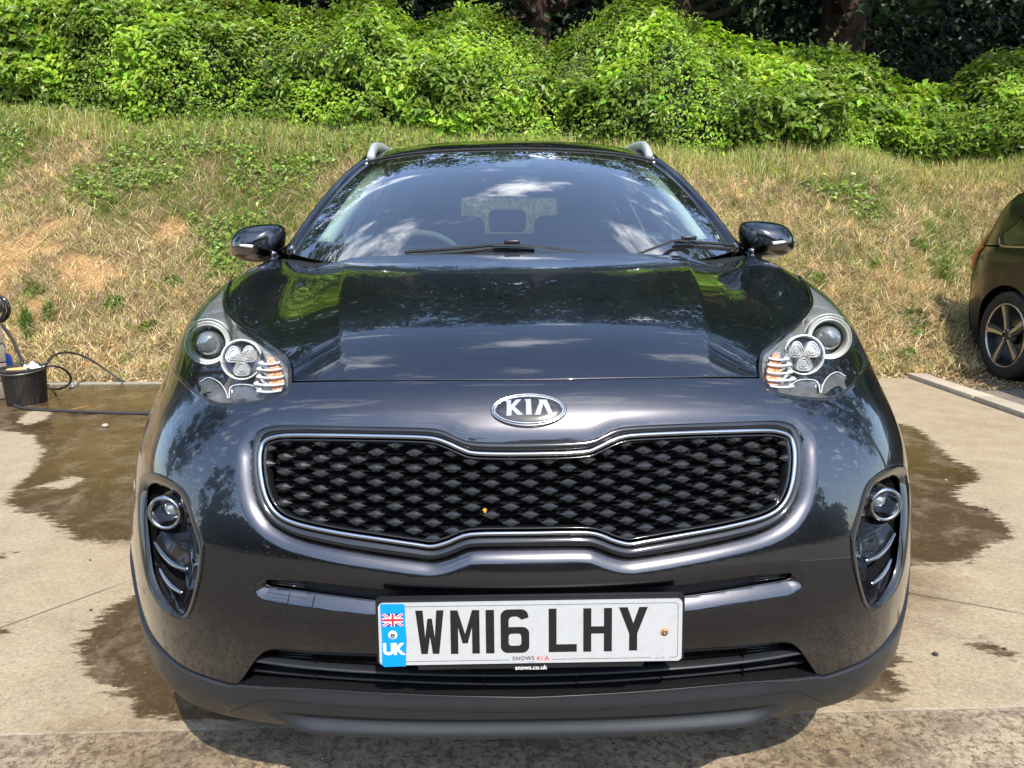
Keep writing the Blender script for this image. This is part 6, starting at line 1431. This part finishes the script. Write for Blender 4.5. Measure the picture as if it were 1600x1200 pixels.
for s in (-1, 1):
    pan2('rear_wing', [(-.62, .28)]+arcR(0, .35, RA, 190, 90, 12)[1:]+arcR(0, .35, RA, 84, -10, 12)+[(.93, .30), (.985, .55), (.975, .80), (.93, 1.0), (.90, 1.045), (-.62, 1.03)], s=s)
    pan2('rear_door', [(-1.50, .28), (-.627, .28), (-.627, 1.03), (-1.50, 1.01)], s=s)
    pan2('front_door', [(-2.45, .28), (-1.507, .28), (-1.507, 1.01), (-2.40, .99)], s=s)
    pan2('front_wing', [(-3.20, .30)]+arcR(-2.78, .35, RA, 190, -10, 20)[1:]+[(-2.457, .28), (-2.407, .99), (-3.1, .93), (-3.5, .82), (-3.62, .60), (-3.6, .3)], s=s)
    pan2('roof_pillar', [(.90, 1.05), (.56, 1.36), (.30, 1.53), (.20, 1.56), (-.5, 1.61), (-1.2, 1.62), (-1.7, 1.55), (-2.40, 1.0), (-2.33, 1.0), (-1.65, 1.50), (-1.2, 1.56), (-.4, 1.53), (.0, 1.40), (.28, 1.16), (.20, 1.06)], s=s, off=.004)
    pan2('side_window', [(.20, 1.055), (.29, 1.16), (.0, 1.41), (-.4, 1.54), (-1.2, 1.57), (-1.65, 1.51), (-2.33, 1.0), (-.62, 1.035)], mat='gloss_black', s=s)
    a = np.array([(.23, 1.05), (.30, 1.16), (.20, 1.25), (.06, 1.36)]); a2 = np.array([(-2.3, 1.02), (-1.2, 1.03), (-.2, 1.045), (.18, 1.05), (.25, 1.075), (.285, 1.13)]); a2 = catmull(a2, step=.05); a2[:, 1] = np.where(a2[:, 1] < 1.05, a2[:, 1], 1.05+(a2[:, 1]-1.05)*.82); P = np.stack([s*(sx2(a2[:, 0], a2[:, 1])+.008), a2[:, 0], a2[:, 1]], 1); V, F = sweep(P, 1, 6, flat=(.005, .012), up=(0, 0, 1)); mk('window_trim', V, F, 'chrome', c2)
    tl_ = [(.965, .83), (.980, .90), (.965, 1.00), (.91, 1.09), (.74, 1.225), (.585, 1.365), (.56, 1.355), (.72, 1.20), (.76, 1.09), (.74, 1.01), (.79, .90), (.85, .83)]; pan2('tail_light', tl_, mat='red_lamp', s=s, off=.016, step=.03)
    pan2('bumper_cladding', [(.42, .22), (.93, .25), (.99, .34), (.96, .345), (.41, .34)], mat='clad_plastic', s=s, off=.006)
    for cy in (0, -2.78):
        V, F = lathe((s*.66, cy, .37), (s, 0, 0), [(.395, .17), (.395, -.1), (.05, -.1)], 36, (False, True)); mk('wheel_arch_liner', V, flip(F), 'dark_void', c2)
        cc = np.array([s*.905, cy, .352]); nn = np.array([s, 0, 0.])
        V, F = lathe(cc, nn, [(.24, -.22), (.33, -.21), (.350, -.18), (.352, -.04), (.348, -.015), (.335, -.002), (.30, .0), (.262, -.006), (.255, -.02)], 64, (False, False)); wh = mk('wheel', V, F, 'rubber', c2)
        V, F = lathe(cc, nn, [(.258, -.02), (.256, -.004), (.248, -.002), (.244, -.012)], 64, (False, False)); mk('rim_edge', V, F, 'alloy_bright', wh)
        V, F = lathe(cc, nn, [(.246, -.012), (.238, -.06), (.22, -.13), (.10, -.15), (.001, -.15)], 48, (False, False)); mk('rim', V, F, 'alloy_dark', wh)
        V, F = lathe(cc-nn*.02, nn, [(.075, -.04), (.070, -.015), (.035, -.012), (.033, -.004), (.001, -.002)], 32, (False, False)); mk('wheel_hub', V, F, 'alloy_dark', wh)
        V, F = lathe(cc-nn*.03, nn, [(.16, -.09), (.155, -.07), (.07, -.068)], 32, (False, False)); mk('brake_disc', V, F, 'steel', wh)
        for k in range(5):
            a = 2*math.pi*k/5+.22; d = np.array([0, math.cos(a), math.sin(a)]); e = np.array([0, -math.sin(a), math.cos(a)])
            for mt, o1, w1, dz_ in (('alloy_dark', .012, .030, 0), ('alloy_bright', -.004, .016, .008)):
                pts = [cc-nn*(.026-dz_)+d*.045+e*o1, cc-nn*(.022-dz_)+d*.13+e*(o1-.006), cc-nn*(.010-dz_*.5)+d*.235+e*(o1-.022)]; V, F = sweep(pts, [.55, .8, 1.15], 4, flat=(w1, .010), up=nn, prof=[(1*w1, .009), (-1*w1, .009), (-1.15*w1, -.02), (1.15*w1, -.02)]); mk('spoke', V, F, mt, wh, smooth=False)
        for k in range(5):
            a = 2*math.pi*k/5+.6; p = cc+np.array([0, math.cos(a)*.045, math.sin(a)*.045]); V, F = lathe(p-nn*.035, nn, [(.009, 0), (.009, .016), (.006, .018)], 8, (False, True)); mk('wheel_nut', V, F, 'alloy_bright', wh)
# across the car: tailgate, roof, bonnet, nose
pr = [(.90, .24), (.99, .34), (.985, .55), (.975, .80), (.93, 1.0), (.88, 1.08), (.56, 1.375), (.30, 1.545), (.0, 1.60), (-.5, 1.625), (-1.2, 1.635), (-1.7, 1.565), (-2.42, 1.06), (-3.1, .98), (-3.5, .86), (-3.66, .62), (-3.62, .3)]
pr = catmull(np.array([(y if y < .4 else .4+(y-.4)*.62, z if z < 1.05 else 1.05+(z-1.05)*.82) for y, z in pr]), step=.08); Wd = sx2(pr[:, 0], pr[:, 1])+.002; U = np.linspace(-1, 1, 15)
V = np.stack([U[None]*Wd[:, None], pr[:, :1]+.16*(1-U[None]**2)*np.where(pr[:, :1] > .5, 1, 0)*np.where(pr[:, 1:] < 1.1, 1, .6)-.2*(1-U[None]**2)*(pr[:, :1] < -3.0), pr[:, 1:]+.035*(1-U[None]**2)*(pr[:, 1:] > .9)], -1).reshape(-1, 3); m = 15; k = len(pr)
F = [[j*m+i, j*m+i+1, (j+1)*m+i+1, (j+1)*m+i] for j in range(k-1) for i in range(m-1)]; mk('upper_body', V, F, 'other_car_paint', c2)
V, F = rbox((0, -1.35, .62), (1.62, 4.1, .55), .1, 3); V = V[:]; mk('cabin', V, F, 'dark_void', c2) if False else None
V, F = rbox((0, -1.35, .26), (1.5, 4.2, .06), .02, 2); mk('floor_pan', V, F, 'dark_void', c2)
print('script seconds', round(time.time()-T0, 1), 'objects', len(bpy.data.objects), 'tris', sum(len(m.polygons) for m in bpy.data.meshes))
